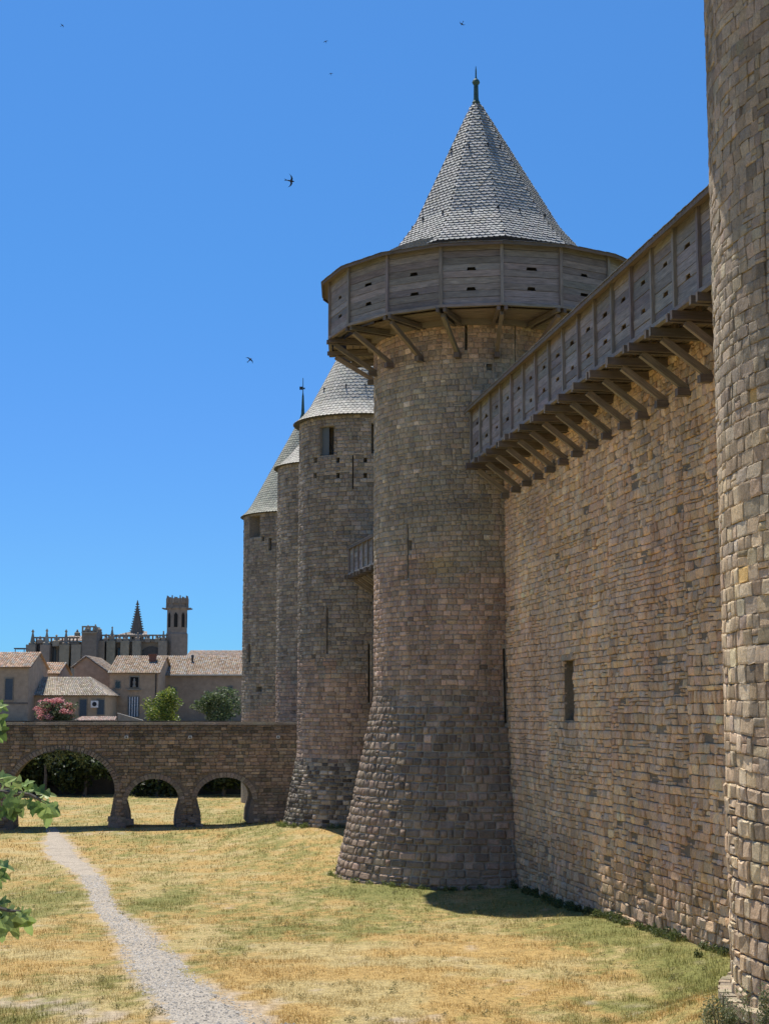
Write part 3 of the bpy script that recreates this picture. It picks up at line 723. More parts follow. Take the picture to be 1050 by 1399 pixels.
# --- slate roofs
def slate_roof(parent, C, prof, nf, ang0, row=.20, tw=.25, apex=(0, 0), col=(.42, .42, .41), a_lo=-pi, a_hi=pi, name='slates', raise_=.035):
    """prof: (radius, z) from the eave up; nf facets; small scale-shaped slates laid in rows"""
    pr = np.array(prof, float); seg = np.hypot(np.diff(pr[:, 0]), np.diff(pr[:, 1])); s = np.concatenate([[0], np.cumsum(seg)]); tot = s[-1]
    def pt(t, a):
        r = np.interp(t, s, pr[:, 0]); z = np.interp(t, s, pr[:, 1]); k = (z - pr[0, 1]) / (pr[-1, 1] - pr[0, 1])
        # facet: interpolate between polygon corners
        f = (a - ang0) / (2 * pi / nf); i = math.floor(f); fr = f - i; aa = ang0 + i * 2 * pi / nf; ab = aa + 2 * pi / nf
        x = r * (sin(aa) * (1 - fr) + sin(ab) * fr); y = -r * (cos(aa) * (1 - fr) + cos(ab) * fr)
        am = (aa + ab) / 2
        return np.array([C[0] + apex[0] * k + x, C[1] + apex[1] * k + y, z]), np.array([sin(am), -cos(am), 0])
    mb = MB(); nr = int(tot / row)
    for i in range(nr):
        t = i * row; r = np.interp(t, s, pr[:, 0]); cnt = max(5, int(2 * pi * max(r, .15) / tw)); 
        if nf < 20: cnt = max(nf, int(round(cnt / nf)) * nf)
        off = .5 * (i % 2)
        for k in range(cnt + (0)):
            a0 = ang0 + 2 * pi * (k + off) / cnt; a1 = a0 + 2 * pi / cnt
            am = (a0 + a1) / 2; amn = (am + pi) % (2 * pi) - pi
            if amn < a_lo or amn > a_hi: continue
            d = a1 - a0; b = raise_ * random.uniform(.85, 1.15); l0 = t - row * .12 * random.uniform(.6, 1.4); tip = row * .42
            P = []
            for (aa, tt_, o) in ((a0 + d * .02, t + row * 1.3, .0), (a0 + d * .02, l0 + tip, b), (a0 + d * .27, l0 + .02, b), (a1 - d * .27, l0 + .02, b), (a1 - d * .02, l0 + tip, b), (a1 - d * .02, t + row * 1.3, .0)):
                p, nn = pt(min(max(tt_, 0), tot), aa); P.append(p + nn * o + np.array([0, 0, o * .5]))
            lo_ = [p - np.array([nn[0] * .015, nn[1] * .015, .022]) for p in P[1:5]]
            mb.add(P + lo_, [(0, 1, 2, 3, 4, 5), (1, 6, 7, 2), (2, 7, 8, 3), (3, 8, 9, 4)], jit(col, .17, .02))
    o = mb.build(name, M['slate'], parent, kind='stuff')
    # boarding underneath
    u = MB((.07, .07, .07)); vs = []; fs = []
    nn_ = nf if nf < 20 else 48
    for (r, z) in prof:
        k = (z - pr[0, 1]) / (pr[-1, 1] - pr[0, 1])
        for j in range(nn_): a = ang0 + 2 * pi * j / nn_; vs.append((C[0] + apex[0] * k + (r - .03) * sin(a), C[1] + apex[1] * k - (r - .03) * cos(a), z - .02))
    for i in range(len(prof) - 1):
        for j in range(nn_): fs.append((i * nn_ + j, i * nn_ + (j + 1) % nn_, (i + 1) * nn_ + (j + 1) % nn_, (i + 1) * nn_ + j))
    fs.append(tuple(range(nn_))[::-1]); u.add(vs, fs).build('roof_boarding', M['wood'], parent)
    return pt, tot
C1 = (xat(664, 77.8, 330), 77.8); AP = xat(650, 77.8, 140) - C1[0]
zf = zat(339, 77.8); za = zat(141, 77.8)
rb = 121 * 77.8 / F
prof1 = [(h_ * 77.8 / F, zat(y_, 77.8)) for h_, y_ in ((146, 366), (139, 357), (128, 345), (119, 334), (112, 326), (105, 317), (8, 146), (1.5, 141))]; zf = prof1[0][1]; rb = prof1[0][0]
MB((.3, .26, .2)).lathe((T1[0], T1[1], 0), [(R1 - .3, 28.5), (R1 - .3, zf + .3)], 40).build('drum', M['mortar'], tower1)
pt1, tot1 = slate_roof(tower1, C1, prof1, 10, radians(-30), row=.205, tw=.27, raise_=.055, col=(.345, .335, .31), apex=(AP, 0), a_lo=-2.0, a_hi=2.0)
# snow hooks on the spire
def hooks(parent, pt, tot, t, angs):
    for a in angs:
        p, n = pt(tot * t, a); MB().beam(p + n * .02, p + n * .16 + np.array([0, 0, .02]), .05, .06).beam(p + n * .15 + np.array([0, 0, .06]), p + n * .15 - np.array([0, 0, .26]), .05, .05).build('roof_hook', M['dark_iron'], parent)
hooks(tower1, pt1, tot1, .24, [radians(a) for a in (-58, -36, -14, 6, 24, 48, -80)]); hooks(tower1, pt1, tot1, .68, [radians(a) for a in (-60, -22, 10, 34)])
apx = (C1[0] + AP, C1[1], za - .45)
fin = MB(); fin.lathe(apx, [(r_, z_ * .76) for r_, z_ in ((.34, 0), (.26, .25), (.17, .55), (.22, .62), (.15, .8), (.13, 1.0), (.12, 1.9), (.17, 1.98), (.21, 2.1), (.17, 2.25), (.07, 2.35), (.04, 2.5), (.035, 3.0), (.01, 3.3))], 10)
fin.build('finial', M['copper'], tower1)
MB((.3, .3, .3)).lathe((apx[0], apx[1], za - 1.0), [(.60, 0), (.40, .35), (.30, .6)], 10, jit((.42, .42, .40))).build('lead_cap', M['lead'], tower1)

# --- tower 2, 3, 4
def far_tower(name, T, R, rb_, zbat, ztop, eave_r, prof, label, colf, ops, zbase, a_lo, a_hi, hch=.27, wcw=.42, lowrough=True, rcol=(.43, .40, .335)):
    t = thing(name, (T[0], T[1], 0), label, 'tower')
    def rf(v): v = np.asarray(v, float); return R + (rb_ - R) * np.clip((zbat - v) / max(zbat, .1), 0, 1.2) ** 1.15
    P = cyl(T, rf)
    core(t, P, list(np.linspace(-pi, pi, 61)), [-1.5, 0, zbat * .33, zbat * .66, zbat, ztop], ops, (.38, .33, .26), depth=.02)
    st = cut(lay(a_lo, a_hi, zbase, ztop - .02, lambda v: hch, lambda v: wcw, scale=R, split=.06), ops, .06 / R)
    lo = [s for s in st if s[2] < zbat * .75]; hi = [s for s in st if s[2] >= zbat * .75]
    if lowrough and lo: stones_mesh(t, P, lo, colf, gap=.05, scale=R, relief=.04, boss=.028, rough=.018, stuffname='base_stonework')
    else: hi = st
    stones_mesh(t, P, hi, colf, gap=.022, scale=R, relief=.03, boss=.008, rough=.008)
    MB((.12, .11, .10)).lathe((T[0], T[1], 0), [(eave_r - .05, ztop - .02), (eave_r + .0, ztop + .03), (eave_r - .1, ztop + .06)], 48).build('eave_board', M['wood'], t)
    pt, tot = slate_roof(t, T, prof, 44, 0, row=.26, tw=.30, a_lo=-1.9, a_hi=1.7, col=rcol, raise_=.03)
    return t, pt, tot
def ctow2(T, R, zd, zp):
    def f(u, v, c):
        n = len(u); grey = mixcol([(.18, .165, .145), (.155, .145, .13), (.20, .185, .16)], n, .16); pink = mixcol([(.22, .17, .14), (.19, .155, .135), (.24, .19, .155)], n, .15)
        dark = mixcol([(.12, .115, .10), (.15, .14, .12), (.23, .21, .18), (.07, .065, .06)], n, .2)
        nz = fbm(u * 3, v * .6, 45) - .5
        kp = sst(zp + .3, zp - .3, v + nz * 4)[:, None]; kd = sst(zd + .15, zd - .15, v + nz)[:, None]
        c = grey * (1 - kp) + pink * kp; return (c * (1 - kd) + dark * kd) * 1.35
    return f
ze2 = zat(583, 104.0); op2 = []
def tw_open(ops, T, R, x0, x1, y0, y1, cav=1.2):
    a0, z1 = cyl_hit(T, R, x0, y0); a1, z0 = cyl_hit(T, R, x1, y1); ops.append((a0, a1, z0, z1, cav))
tw_open(op2, T2, R2, 437, 456, 584, 621, 1.0); tw_open(op2, T2, R2, 507, 522, 578, 620, 1.0)
for x in (430.5, 461.5, 499):
    for (ya, yb) in ((625, 632), (646, 653)): tw_open(op2, T2, R2, x - 2.4, x + 2.4, ya, yb, .5)
tslit(op2, T2, R2, 482, 622, 668, .08); tslit(op2, T2, R2, 447, 830, 893, .12); tslit(op2, T2, R2, 504, 880, 960, .12)
er2 = R2 + .28
za2 = zat(440, 104)
prof2 = [(er2 + .15, ze2 + .03), (er2 - .35, ze2 + .42), (er2 - .95, ze2 + 1.15), (1.3, ze2 + 5.6), (.05, ze2 + 7.3)]
t2_, pt2, tot2 = far_tower('round_tower', T2, R2, 5.35, 5.5, ze2 + .05, er2, prof2, 'second round stone tower with square top openings, directly left of the big tower', ctow2(T2, R2, 5.0, 11.2), op2, -.2, -1.8, 1.2)
hooks(t2_, pt2, tot2, .33, [radians(a) for a in (-55, -20, 4, 26)]); hooks(t2_, pt2, tot2, .62, [radians(a) for a in (-50, -20, 12)])
# wooden shutter inside the left opening
o = op2[0]; Pq = cyl(T2, lambda v: R2 + 0 * np.asarray(v))
q = np.array([(o[0], o[2]), (o[0] + (o[1] - o[0]) * .55, o[2]), (o[0] + (o[1] - o[0]) * .55, o[3]), (o[0], o[3])]); A = Pq(q[:, 0], q[:, 1], np.full(4, -.22))
MB((.10, .12, .13)).prism(list(A), (0, .06, 0)).build('shutter', M['wood'], t2_)
ze3 = zat(634, 117); er3 = R3 + .22
prof3 = [(er3 + .1, ze3 + .03), (er3 - .5, ze3 + .45), (er3 - 1.1, ze3 + 1.05), (1.5, ze3 + 3.2), (.05, ze3 + 4.6)]
far_tower('round_tower', T3, R3, R3 + .01, 1, ze3 + .05, er3, prof3, 'narrow visible strip of round gate tower between the second tower and the farthest tower', ctow2(T3, R3, -5, 11.0), [], 2, -1.8, 0, lowrough=False)
ze4 = zat(703, 137); er4 = R4 + .2; op4 = []
tw_open(op4, T4, R4, 341, 355, 706, 733, 1.2); tw_open(op4, T4, R4, 357.5, 361, 733, 739, .5); tw_open(op4, T4, R4, 367, 371, 735, 752, .5); tw_open(op4, T4, R4, 339, 342, 880, 905, .5); tw_open(op4, T4, R4, 350, 358, 938, 945, .5)
prof4 = [(er4 + .12, ze4 + .03), (er4 - .35, ze4 + .42), (er4 - .85, ze4 + 1.1), (.25, zat(572, 140)), (.04, zat(566, 140))]
t4_, _, _ = far_tower('round_tower', T4, R4, R4 + .01, 1, ze4 + .05, er4, prof4, 'farthest round stone tower, leftmost of the castle towers, pointed roof with a thin vane', ctow2(T4, R4, -5, 8.5), op4, 2, -1.9, .6, lowrough=False, rcol=(.30, .295, .23))
za4 = zat(568, 140)
MB().lathe((T4[0], T4[1], za4 - .8), [(.45, 0), (.30, .5), (.16, 1.0), (.12, 1.9), (.09, 2.6), (.04, 3.0), (.03, 4.3), (.01, 4.4)], 8).build('finial', M['copper'], t4_)
MB().box((T4[0] - .32, T4[1] - .02, za4 + 2.45), (T4[0] - .04, T4[1] + .02, za4 + 2.75)).box((T4[0] + .04, T4[1] - .02, za4 + 2.5), (T4[0] + .18, T4[1] + .02, za4 + 2.65)).build('weather_vane', M['dark_iron'], t4_)

# --- foreground tower
t0_ = thing('round_tower', (T0[0], T0[1], 0), 'sunlit foreground stone tower at the right edge of the picture', 'tower')
def rT0(v): v = np.asarray(v, float); return R0 + 0 * v
P0 = cyl(T0, rT0); op0 = []
def t0slit(x, y0, y1, w): tslit(op0, T0, R0, x, y0, y1, w, .5)
t0slit(1041, 205, 420, .05); t0slit(1003, 800, 940, .06)
core(t0_, P0, list(np.linspace(-pi, pi, 61)), [-1, 27.7], op0, (.36, .30, .21), depth=.03)
zr = cyl_hit(T0, R0, 1020, 1080)[1]; zm = cyl_hit(T0, R0, 1020, 600)[1]
st = cut(lay(-2.3, .1, .5, 27.6, lambda v: .37 if v < 9 else (.33 if v < 14 else .27), lambda v: .42 if v < 14 else .33, scale=R0, split=.10), op0, .05 / R0)
def c0(u, v, c):
    n = len(u); warm = mixcol([(.44, .36, .25), (.40, .33, .24), (.47, .40, .29), (.38, .33, .26), (.36, .29, .21)], n, .15)
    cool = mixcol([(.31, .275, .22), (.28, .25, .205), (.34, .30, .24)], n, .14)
    k = sst(12.5, 15.5, v + 2.5 * (fbm(u * 5, v * .7, 15) - .5))[:, None]; c = warm * (1 - k) + cool * k  # sunlit pale below, shaded grey above: the light is painted into the stone colour
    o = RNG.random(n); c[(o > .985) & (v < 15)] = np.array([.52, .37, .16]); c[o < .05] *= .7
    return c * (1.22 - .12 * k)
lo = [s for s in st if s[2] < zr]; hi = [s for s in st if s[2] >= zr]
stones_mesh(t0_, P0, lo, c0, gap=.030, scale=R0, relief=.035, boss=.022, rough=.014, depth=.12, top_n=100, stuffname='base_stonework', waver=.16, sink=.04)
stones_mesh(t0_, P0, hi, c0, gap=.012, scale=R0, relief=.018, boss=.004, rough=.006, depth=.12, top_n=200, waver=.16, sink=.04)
# round stone kerb at its foot
ka, kz = cyl_hit(T0, R0 + .28, 1015, 1345); kz = 2.05
for k in range(40):
    a0 = -2.5 + k * .075 * 4.6 / 7; P = []
    r0_, r1_ = R0 - .05, R0 + .30 + random.uniform(-.03, .03)
    for (a, r) in ((a0, r0_), (a0, r1_), (a0 + .046, r1_), (a0 + .046, r0_)): P.append((T0[0] + r * sin(a), T0[1] - r * cos(a), kz - .18))
    MB(jit((.44, .36, .25), .15)).prism(P[::-1], (0, 0, .2 + random.uniform(-.02, .03))).build('kerb_stone', M['stone'], t0_)
MB((.25, .21, .16)).lathe((T0[0], T0[1], 0), [(R0 + .24, -.5), (R0 + .2, kz - .12)], 48).build('plinth', M['mortar'], t0_)
# roof and timber gallery above the frame (casts the shade on its upper part)
MB((.14, .13, .12)).lathe((T0[0], T0[1], 0), [(R0, 27.5), (R0 + 2.2, 27.7), (R0 + 2.2, 30.2), (R0 + 2.5, 30.2), (.1, 40)], 17).build('gallery_and_roof', M['wood'], t0_)

# ------------------------------------------------------------------ bridge
BX0, BX1 = -60.0, 3.0; BZT = zat(986, BR_Y); BTH = 4.6
BN = np.array([.157, -.9876]); BN = BN / np.linalg.norm(BN)      # outward (towards the camera)
def bx(x):
    k = ray(x, 1080); k = k[0] / k[1]; return BR_Y / (1 - .159 * k) * k
def bzx(y, x): return zat(y, bridge_y(bx(x)))
bridge = thing('stone_bridge', (-20, BR_Y, 0), 'low shaded stone footbridge with three arches across the dry moat', 'bridge')
def bz(y): return zat(y, BR_Y)
ARCH = [(bx(14), bx(157), bzx(1121, 85), bzx(1082, 85), bzx(1025, 85)), (bx(174), bx(246), bzx(1118, 210), bzx(1098, 210), bzx(1064, 210)), (bx(269), bx(345), bzx(1113, 307), bzx(1092, 307), bzx(1062, 307)),
        (bx(-150), bx(-10), bzx(1122, -80), bzx(1085, -80), bzx(1030, -80))]
def arch_z(u):
    """height of the opening's top at u, or None"""
    for (a, b, z0, zs, zt_) in ARCH:
        if a < u < b:
            t = (u - a) / (b - a) * 2 - 1; return zs + (zt_ - zs) * sqrt(max(0, 1 - t * t))
    return None
def Pb(u, v, d):
    u = np.asarray(u, float); v = np.asarray(v, float) + 0 * u; d = np.asarray(d, float); return np.stack([u + BN[0] * d, bridge_y(u) + BN[1] * d, v], -1)
uu = list(np.arange(BX0, BX1, .5))
for (a, b, *_r) in ARCH: uu += list(a + (b - a) * (.5 - .5 * np.cos(np.linspace(0, pi, 25))))
uu = sorted(set(round(float(x), 4) for x in uu)); mb = MB((.24, .20, .16))
for i in range(len(uu) - 1):
    a, b = uu[i], uu[i + 1]; m_ = arch_z((a + b) / 2)
    if m_ is None: za_, zb_ = -1.5, -1.5
    else:
        za_ = arch_z(a + 1e-3) if arch_z(a + 1e-3) is not None else arch_z(b - 1e-3); zb_ = arch_z(b - 1e-3) if arch_z(b - 1e-3) is not None else za_
    for (d, s) in ((-.04, 1), (-BTH, -1)):
        q = [Pb(a, za_, d), Pb(b, zb_, d), Pb(b, BZT - .1, d), Pb(a, BZT - .1, d)]; mb.add([p.tolist() for p in q], [(0, 1, 2, 3) if s > 0 else (3, 2, 1, 0)])
    if m_ is not None: mb.add([Pb(a, za_, -.04).tolist(), Pb(b, zb_, -.04).tolist(), Pb(b, zb_, -BTH).tolist(), Pb(a, za_, -BTH).tolist()], [(3, 2, 1, 0)])
for (a, b, z0, zs, zt_) in ARCH:
    for x, s in ((a, 1), (b, -1)): mb.add([Pb(x, -1.5, -.04).tolist(), Pb(x, -1.5, -BTH).tolist(), Pb(x, zs, -BTH).tolist(), Pb(x, zs, -.04).tolist()], [(0, 1, 2, 3), ])
mb.add([Pb(BX0, BZT - 1.0, -.4).tolist(), Pb(BX1, BZT - 1.0, -.4).tolist(), Pb(BX1, BZT - 1.0, -BTH + .4).tolist(), Pb(BX0, BZT - 1.0, -BTH + .4).tolist()], [(0, 1, 2, 3)])
mb.build('bridge_core', M['mortar'], bridge)
def inarch(s, m=.30):
    for (a, b, z0, zs, zt_) in ARCH:
        for u in (s[0], s[1], (s[0] + s[1]) / 2):
            if a - .0 < u < b + .0:
                t = (u - (a + b) / 2) / ((b - a) / 2 + m); top = zs + (zt_ - zs + m) * sqrt(max(0, 1 - t * t))
                if s[2] < top: return True
    return False
st = [s for s in lay(-34, BX1, -.6, BZT - .22, lambda v: .24, lambda v: .42, split=.08) if not inarch(s)]
def cbr(u, v, c):
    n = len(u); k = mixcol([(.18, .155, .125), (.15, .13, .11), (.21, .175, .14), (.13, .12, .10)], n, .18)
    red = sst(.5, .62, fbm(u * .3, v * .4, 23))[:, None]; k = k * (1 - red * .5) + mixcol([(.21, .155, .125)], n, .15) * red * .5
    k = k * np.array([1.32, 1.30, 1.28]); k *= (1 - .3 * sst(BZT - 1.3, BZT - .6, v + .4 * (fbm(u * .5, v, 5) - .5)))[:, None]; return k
stones_mesh(bridge, Pb, st, cbr, gap=.025, relief=.03, boss=.01, rough=.01, stuffname='stonework')
for (a, b, z0, zs, zt_) in ARCH[:3]:
    n = int(1.25 * pi * (b - a) / 2 / .30); cx_ = (a + b) / 2; rx = (b - a) / 2
    for k in range(n):
        t0, t1 = pi * k / n + .008, pi * (k + 1) / n - .008; P = []
        for (t, o) in ((t0, 0), (t1, 0), (t1, .34), (t0, .34)): P.append(Pb(cx_ - (rx + o) * cos(t), zs + (zt_ - zs + o) * sin(t), .03 + random.uniform(0, .02)))
        P = [Vector(p.tolist()) for p in P]
        MB(jit((.30, .25, .20), .2)).prism(P, tuple(-.35 * BN) + (0,)).build('arch_stone', M['stone'], bridge)
# the openings narrow towards the ground: curved lower jambs
for (a, b, z0, zs, zt_) in ARCH[:3]:
    for x, sg in ((a, 1), (b, -1)):
        hh = zs - z0 + .3; pts = [(x - sg * .05, z0 - .6), (x + sg * .32, z0 - .6), (x + sg * .26, z0 + hh * .18), (x + sg * .16, z0 + hh * .42), (x + sg * .07, z0 + hh * .68), (x - sg * .05, z0 + hh)]
        if sg < 0: pts = pts[::-1]
        P = [Vector(Pb(u_, v_, -.03).tolist()) for u_, v_ in pts]; MB((.22, .185, .15)).prism(P, tuple(-(BTH - .1) * BN) + (0,)).build('jamb', M['mortar'], bridge)
# rough splayed feet of the piers
for (x0_, x1_) in ((157, 174), (246, 269)):
    for k in range(14):
        a = bx(x0_ - 5) + (bx(x1_ + 5) - bx(x0_ - 5)) * random.random(); zz = random.uniform(-.1, .75); q = random.uniform(.18, .32)
        P = [Vector(Pb(a + dx * q, zz + dz * q * .8, .10 + .22 * (1 - zz)).tolist()) for dx, dz in ((-1, -.8), (1, -.9), (.9, .7), (-.8, .8))]
        MB(jit((.26, .22, .18), .25)).prism(P, tuple(-.5 * BN) + (0,)).build('foot_stone', M['stone'], bridge)
# coping stones
u = -34.0
while u < BX1:
    w = random.uniform(.6, 1.0); P = [Vector(Pb(x, z, .05).tolist()) for (x, z) in ((u, BZT - .2), (u + w - .015, BZT - .2), (u + w - .015, BZT + random.uniform(-.02, .015)), (u, BZT + random.uniform(-.02, .015)))]
    MB(jit((.36, .31, .25), .15)).prism(P, tuple(-.45 * BN) + (0,)).build('coping_stone', M['stone'], bridge); u += w
# a small spotlight under the coping at each of three places
for k, (x, y, lb) in enumerate(((173, 1007, 'small white floodlight on the bridge between the big and middle arches'), (260, 1007, 'small white floodlight on the bridge above the pier between the two small arches'), (380, 1007, 'small white floodlight on the bridge nearest the round towers'))):
    p = at(x, y, bridge_y(bx(x)) - .2); t = thing('floodlight', p, lb, 'lamp', 'floodlights on the bridge')
    MB().box((p[0] - .11, p[1] - .05, p[2] - .09), (p[0] + .11, p[1] + .15, p[2] + .09)).build('lamp_housing', M['white_paint'], t)
    MB().beam((p[0], p[1] - .06, p[2] - .05), (p[0], p[1] - .06, p[2] + .05), .14, .02).build('lens', M['glass'], t)
    MB().box((p[0] - .02, p[1] + .1, p[2] - .16), (p[0] + .02, p[1] + .3, p[2] + .1)).build('lamp_bracket', M['dark_iron'], t)

# ------------------------------------------------------------------ town terrace and retaining wall
TY = 152.0; TZ = 6.6
xs = np.array([-4000, -300, -90, -60, -30, -10, 60, 300, 4000.]); ys = np.array([TY, TY + 6, 200, 300, 900, 5000.])
GX, GY = np.meshgrid(xs, ys); idx = np.arange(len(xs) * len(ys)).reshape(len(ys), len(xs))
Q = np.stack([idx[:-1, :-1], idx[:-1, 1:], idx[1:, 1:], idx[1:, :-1]], -1).reshape(-1, 4)
np_mesh('town_ground', np.stack([GX, GY, GX * 0 + TZ], -1).reshape(-1, 3), Q, np.tile([.28, .24, .17], (GX.size, 1)), M['earth'], kind='structure')
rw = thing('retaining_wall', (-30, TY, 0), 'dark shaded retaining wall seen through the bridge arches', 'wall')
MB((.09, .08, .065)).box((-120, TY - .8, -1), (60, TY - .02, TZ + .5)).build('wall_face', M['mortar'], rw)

# ------------------------------------------------------------------ foliage
def foliage(name, blobs, n, size, cols, m=None, parent=None, kind=None, label=None, cat=None, group=None, aspect=.55, droop=0.0, stuff=False):
    """leaf-sized faces spread through a set of ellipsoids: blobs (x,y,z,rx,ry,rz)"""
    B = np.array(blobs, float); vol = B[:, 3] * B[:, 5]; k = RNG.choice(len(B), n, p=vol / vol.sum())
    d = RNG.normal(0, 1, (n, 3)); d /= np.linalg.norm(d, axis=1)[:, None]; r = RNG.random(n) ** .38
    lump = .82 + .36 * fbm(d[:, 0] * 2.5 + 9 + k, d[:, 2] * 2.5 + 5, 17)
    C = B[k, :3] + d * B[k, 3:] * (r * lump)[:, None]
    a = RNG.normal(0, 1, (n, 3)); a[:, 2] -= droop; a /= np.linalg.norm(a, axis=1)[:, None]
    q = RNG.normal(0, 1, (n, 3)) + d * .8; b = np.cross(a, q); b /= np.linalg.norm(b, axis=1)[:, None] + 1e-6
    s = size * (.6 + .8 * RNG.random(n))[:, None]
    P = np.stack([C - a * s, C + b * s * aspect, C + a * s, C - b * s * aspect], 1)
    Q = np.arange(n * 4).reshape(-1, 4); cs = np.array(cols)[RNG.integers(0, len(cols), n)] * (.75 + .5 * RNG.random((n, 1)))
    return np_mesh(name, P.reshape(-1, 3), Q, np.repeat(cs[:, None], 4, 1).reshape(-1, 3), m or M['leaf'], parent, kind, label, cat, group)
def clumps(c, r, n, rr):
    out = []
    for _ in range(n):
        d = np.array([random.gauss(0, 1), random.gauss(0, 1), random.gauss(0, 1)]); d /= np.linalg.norm(d)
        k = random.uniform(.45, .95); out.append((c[0] + d[0] * r[0] * k, c[1] + d[1] * r[1] * k, c[2] + d[2] * r[2] * k, r[0] * rr * random.uniform(.7, 1.3), r[1] * rr, r[2] * rr * random.uniform(.7, 1.3)))
    return out
def bush(name, x0, x1, y0, y1, Y, cols, label, cat, n=2600, size=.13, base=None, extra=None):
    X0, X1 = xat(x0, Y), xat(x1, Y); z1 = zat(y0 - 2, Y); z0 = base if base is not None else TZ
    cx_ = (X0 + X1) / 2; rx = (X1 - X0) / 2; zc = z0 + .48 * (z1 - z0); rz = (z1 - z0) * .60
    t = thing(name, (cx_, Y, z0), label, cat)
    foliage('crown', clumps((cx_, Y, zc), (rx * .92, rx * .8, rz * .9), 22, .36) + [(cx_, Y, zc, rx * .6, rx * .6, rz * .75)], n, size, cols, parent=t)
    tr = MB(); tr.tube([(cx_, Y, z0 - .1), (cx_ + .1, Y, z0 + (zc - z0) * .6), (cx_, Y, zc)], [.14, .11, .07])
    for a in (-.7, .1, .8): tr.tube([(cx_, Y, z0 + (zc - z0) * .5), (cx_ + a * rx * .6, Y - .2, zc + rz * .5)], [.07, .03])
    tr.build('trunk', M['bark'], t)
    if extra: extra(t, cx_, Y, zc, rx, rz)
    return t
def flowers(t, x, Y, z, rx, rz): foliage('blossom', clumps((x, Y, z + rz * .15), (rx * .9, rx * .8, rz * .85), 40, .22), 3600, .10, [(.60, .27, .26), (.68, .38, .34), (.5, .22, .22)], parent=t)
bush('oleander', 44, 109, 957, 985, 156.0, [(.09, .12, .05), (.13, .14, .07)], 'wide oleander shrub covered in dusty pink blossom behind the bridge', 'shrub', 3600, .12, extra=flowers)
bush('lemon_tree', 196, 259, 944, 985, 157.0, [(.17, .22, .035), (.09, .14, .03), (.26, .28, .05)], 'rounded bright yellow-green small tree in front of the long house', 'tree', 3600, .13)
bush('olive_tree', 264, 333, 943, 985, 157.5, [(.10, .14, .05), (.14, .17, .075), (.07, .10, .04)], 'wide dark grey-green tree right next to the farthest round tower', 'tree', 4200, .13)
# dark trees in front of the retaining wall, seen through the big arch
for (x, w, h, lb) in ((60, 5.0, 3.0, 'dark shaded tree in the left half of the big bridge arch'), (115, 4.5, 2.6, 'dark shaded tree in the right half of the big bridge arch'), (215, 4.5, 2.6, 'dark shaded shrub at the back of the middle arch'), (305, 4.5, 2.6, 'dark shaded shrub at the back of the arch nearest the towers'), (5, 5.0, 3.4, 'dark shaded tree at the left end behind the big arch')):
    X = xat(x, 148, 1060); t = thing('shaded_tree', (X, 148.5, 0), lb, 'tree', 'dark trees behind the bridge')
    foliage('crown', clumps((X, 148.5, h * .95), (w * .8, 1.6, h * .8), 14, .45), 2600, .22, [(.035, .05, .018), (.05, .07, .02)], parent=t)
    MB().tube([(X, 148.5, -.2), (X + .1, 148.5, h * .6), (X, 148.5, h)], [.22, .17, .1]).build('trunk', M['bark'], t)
# plant hanging from the crown of the big arch
ivx = bx(85); t = thing('hanging_plant', (ivx, bridge_y(ivx) - .2, bzx(1026, 85)), 'leafy creeper hanging from the crown of the big bridge arch', 'plant')
bl = [(bx(x), bridge_y(bx(x)) + .1, bzx(y, 85), .32, .3, .45) for (x, y) in ((62, 1030), (68, 1036), (66, 1044), (78, 1028), (90, 1027), (100, 1028), (110, 1033), (112, 1042), (84, 1032))]
foliage('leaves', bl, 420, .11, [(.17, .20, .08), (.26, .28, .13), (.10, .13, .05)], parent=t, droop=1)
MB().tube([(bx(60), bridge_y(bx(60)) - .05, bzx(1029, 60)), (bx(85), bridge_y(bx(85)) - .05, bzx(1023, 85)), (bx(112), bridge_y(bx(112)) - .05, bzx(1030, 112))], [.03, .03, .03]).build('stem', M['bark'], t)

# ------------------------------------------------------------------ houses of the town
def tiles(parent, e0, e1, r0, r1, col=(.42, .31, .22), cw_=.24, rl=.36, name='roof_tiles'):
    """half-round clay tiles from the eave e0-e1 up to the ridge r0-r1"""
    e0, e1, r0, r1 = [np.array(p, float) for p in (e0, e1, r0, r1)]
    L = max(np.linalg.norm(e1 - e0), np.linalg.norm(r1 - r0)); H = np.linalg.norm(r0 - e0); nc = max(3, int(L / cw_)); nr = max(2, int(H / rl))
    nrm = np.cross(e1 - e0, r0 - e0); nrm /= np.linalg.norm(nrm); 
    if nrm[2] < 0: nrm = -nrm
    mb = MB(); g = lambda a, b: (e0 * (1 - a) + e1 * a) * (1 - b) + (r0 * (1 - a) + r1 * a) * b
    for i in range(nc):
        for j in range(nr):
            b0 = j / nr - .02; b1 = (j + 1.1) / nr; b1 = min(b1, 1); c = jit(random.choice((col, (col[0] * 1.15, col[1] * 1.15, col[2] * 1.2), (col[0] * .75, col[1] * .72, col[2] * .7), (.36, .32, .27))), .15)
            P = []
            for (b, l) in ((b0, .035), (b1, .0)):
                for (a, h) in ((.04, .0), (.28, .075), (.72, .075), (.96, .0)): P.append(g((i + a) / nc, b) + nrm * (h + l))
            mb.add(P, [(0, 1, 5, 4), (1, 2, 6, 5), (2, 3, 7, 6), (0, 3, 2, 1)], c)
    th = nrm * .10; q = [e0 - th, e1 - th, r1 - th, r0 - th, e0 - nrm * .01, e1 - nrm * .01, r1 - nrm * .01, r0 - nrm * .01]
    MB((.20, .15, .11)).add(q, [(3, 2, 1, 0), (4, 5, 6, 7), (0, 1, 5, 4), (1, 2, 6, 5), (2, 3, 7, 6), (3, 0, 4, 7)]).build('roof', M['render'], parent)
    return mb.build(name, M['tile'], parent, kind='stuff')
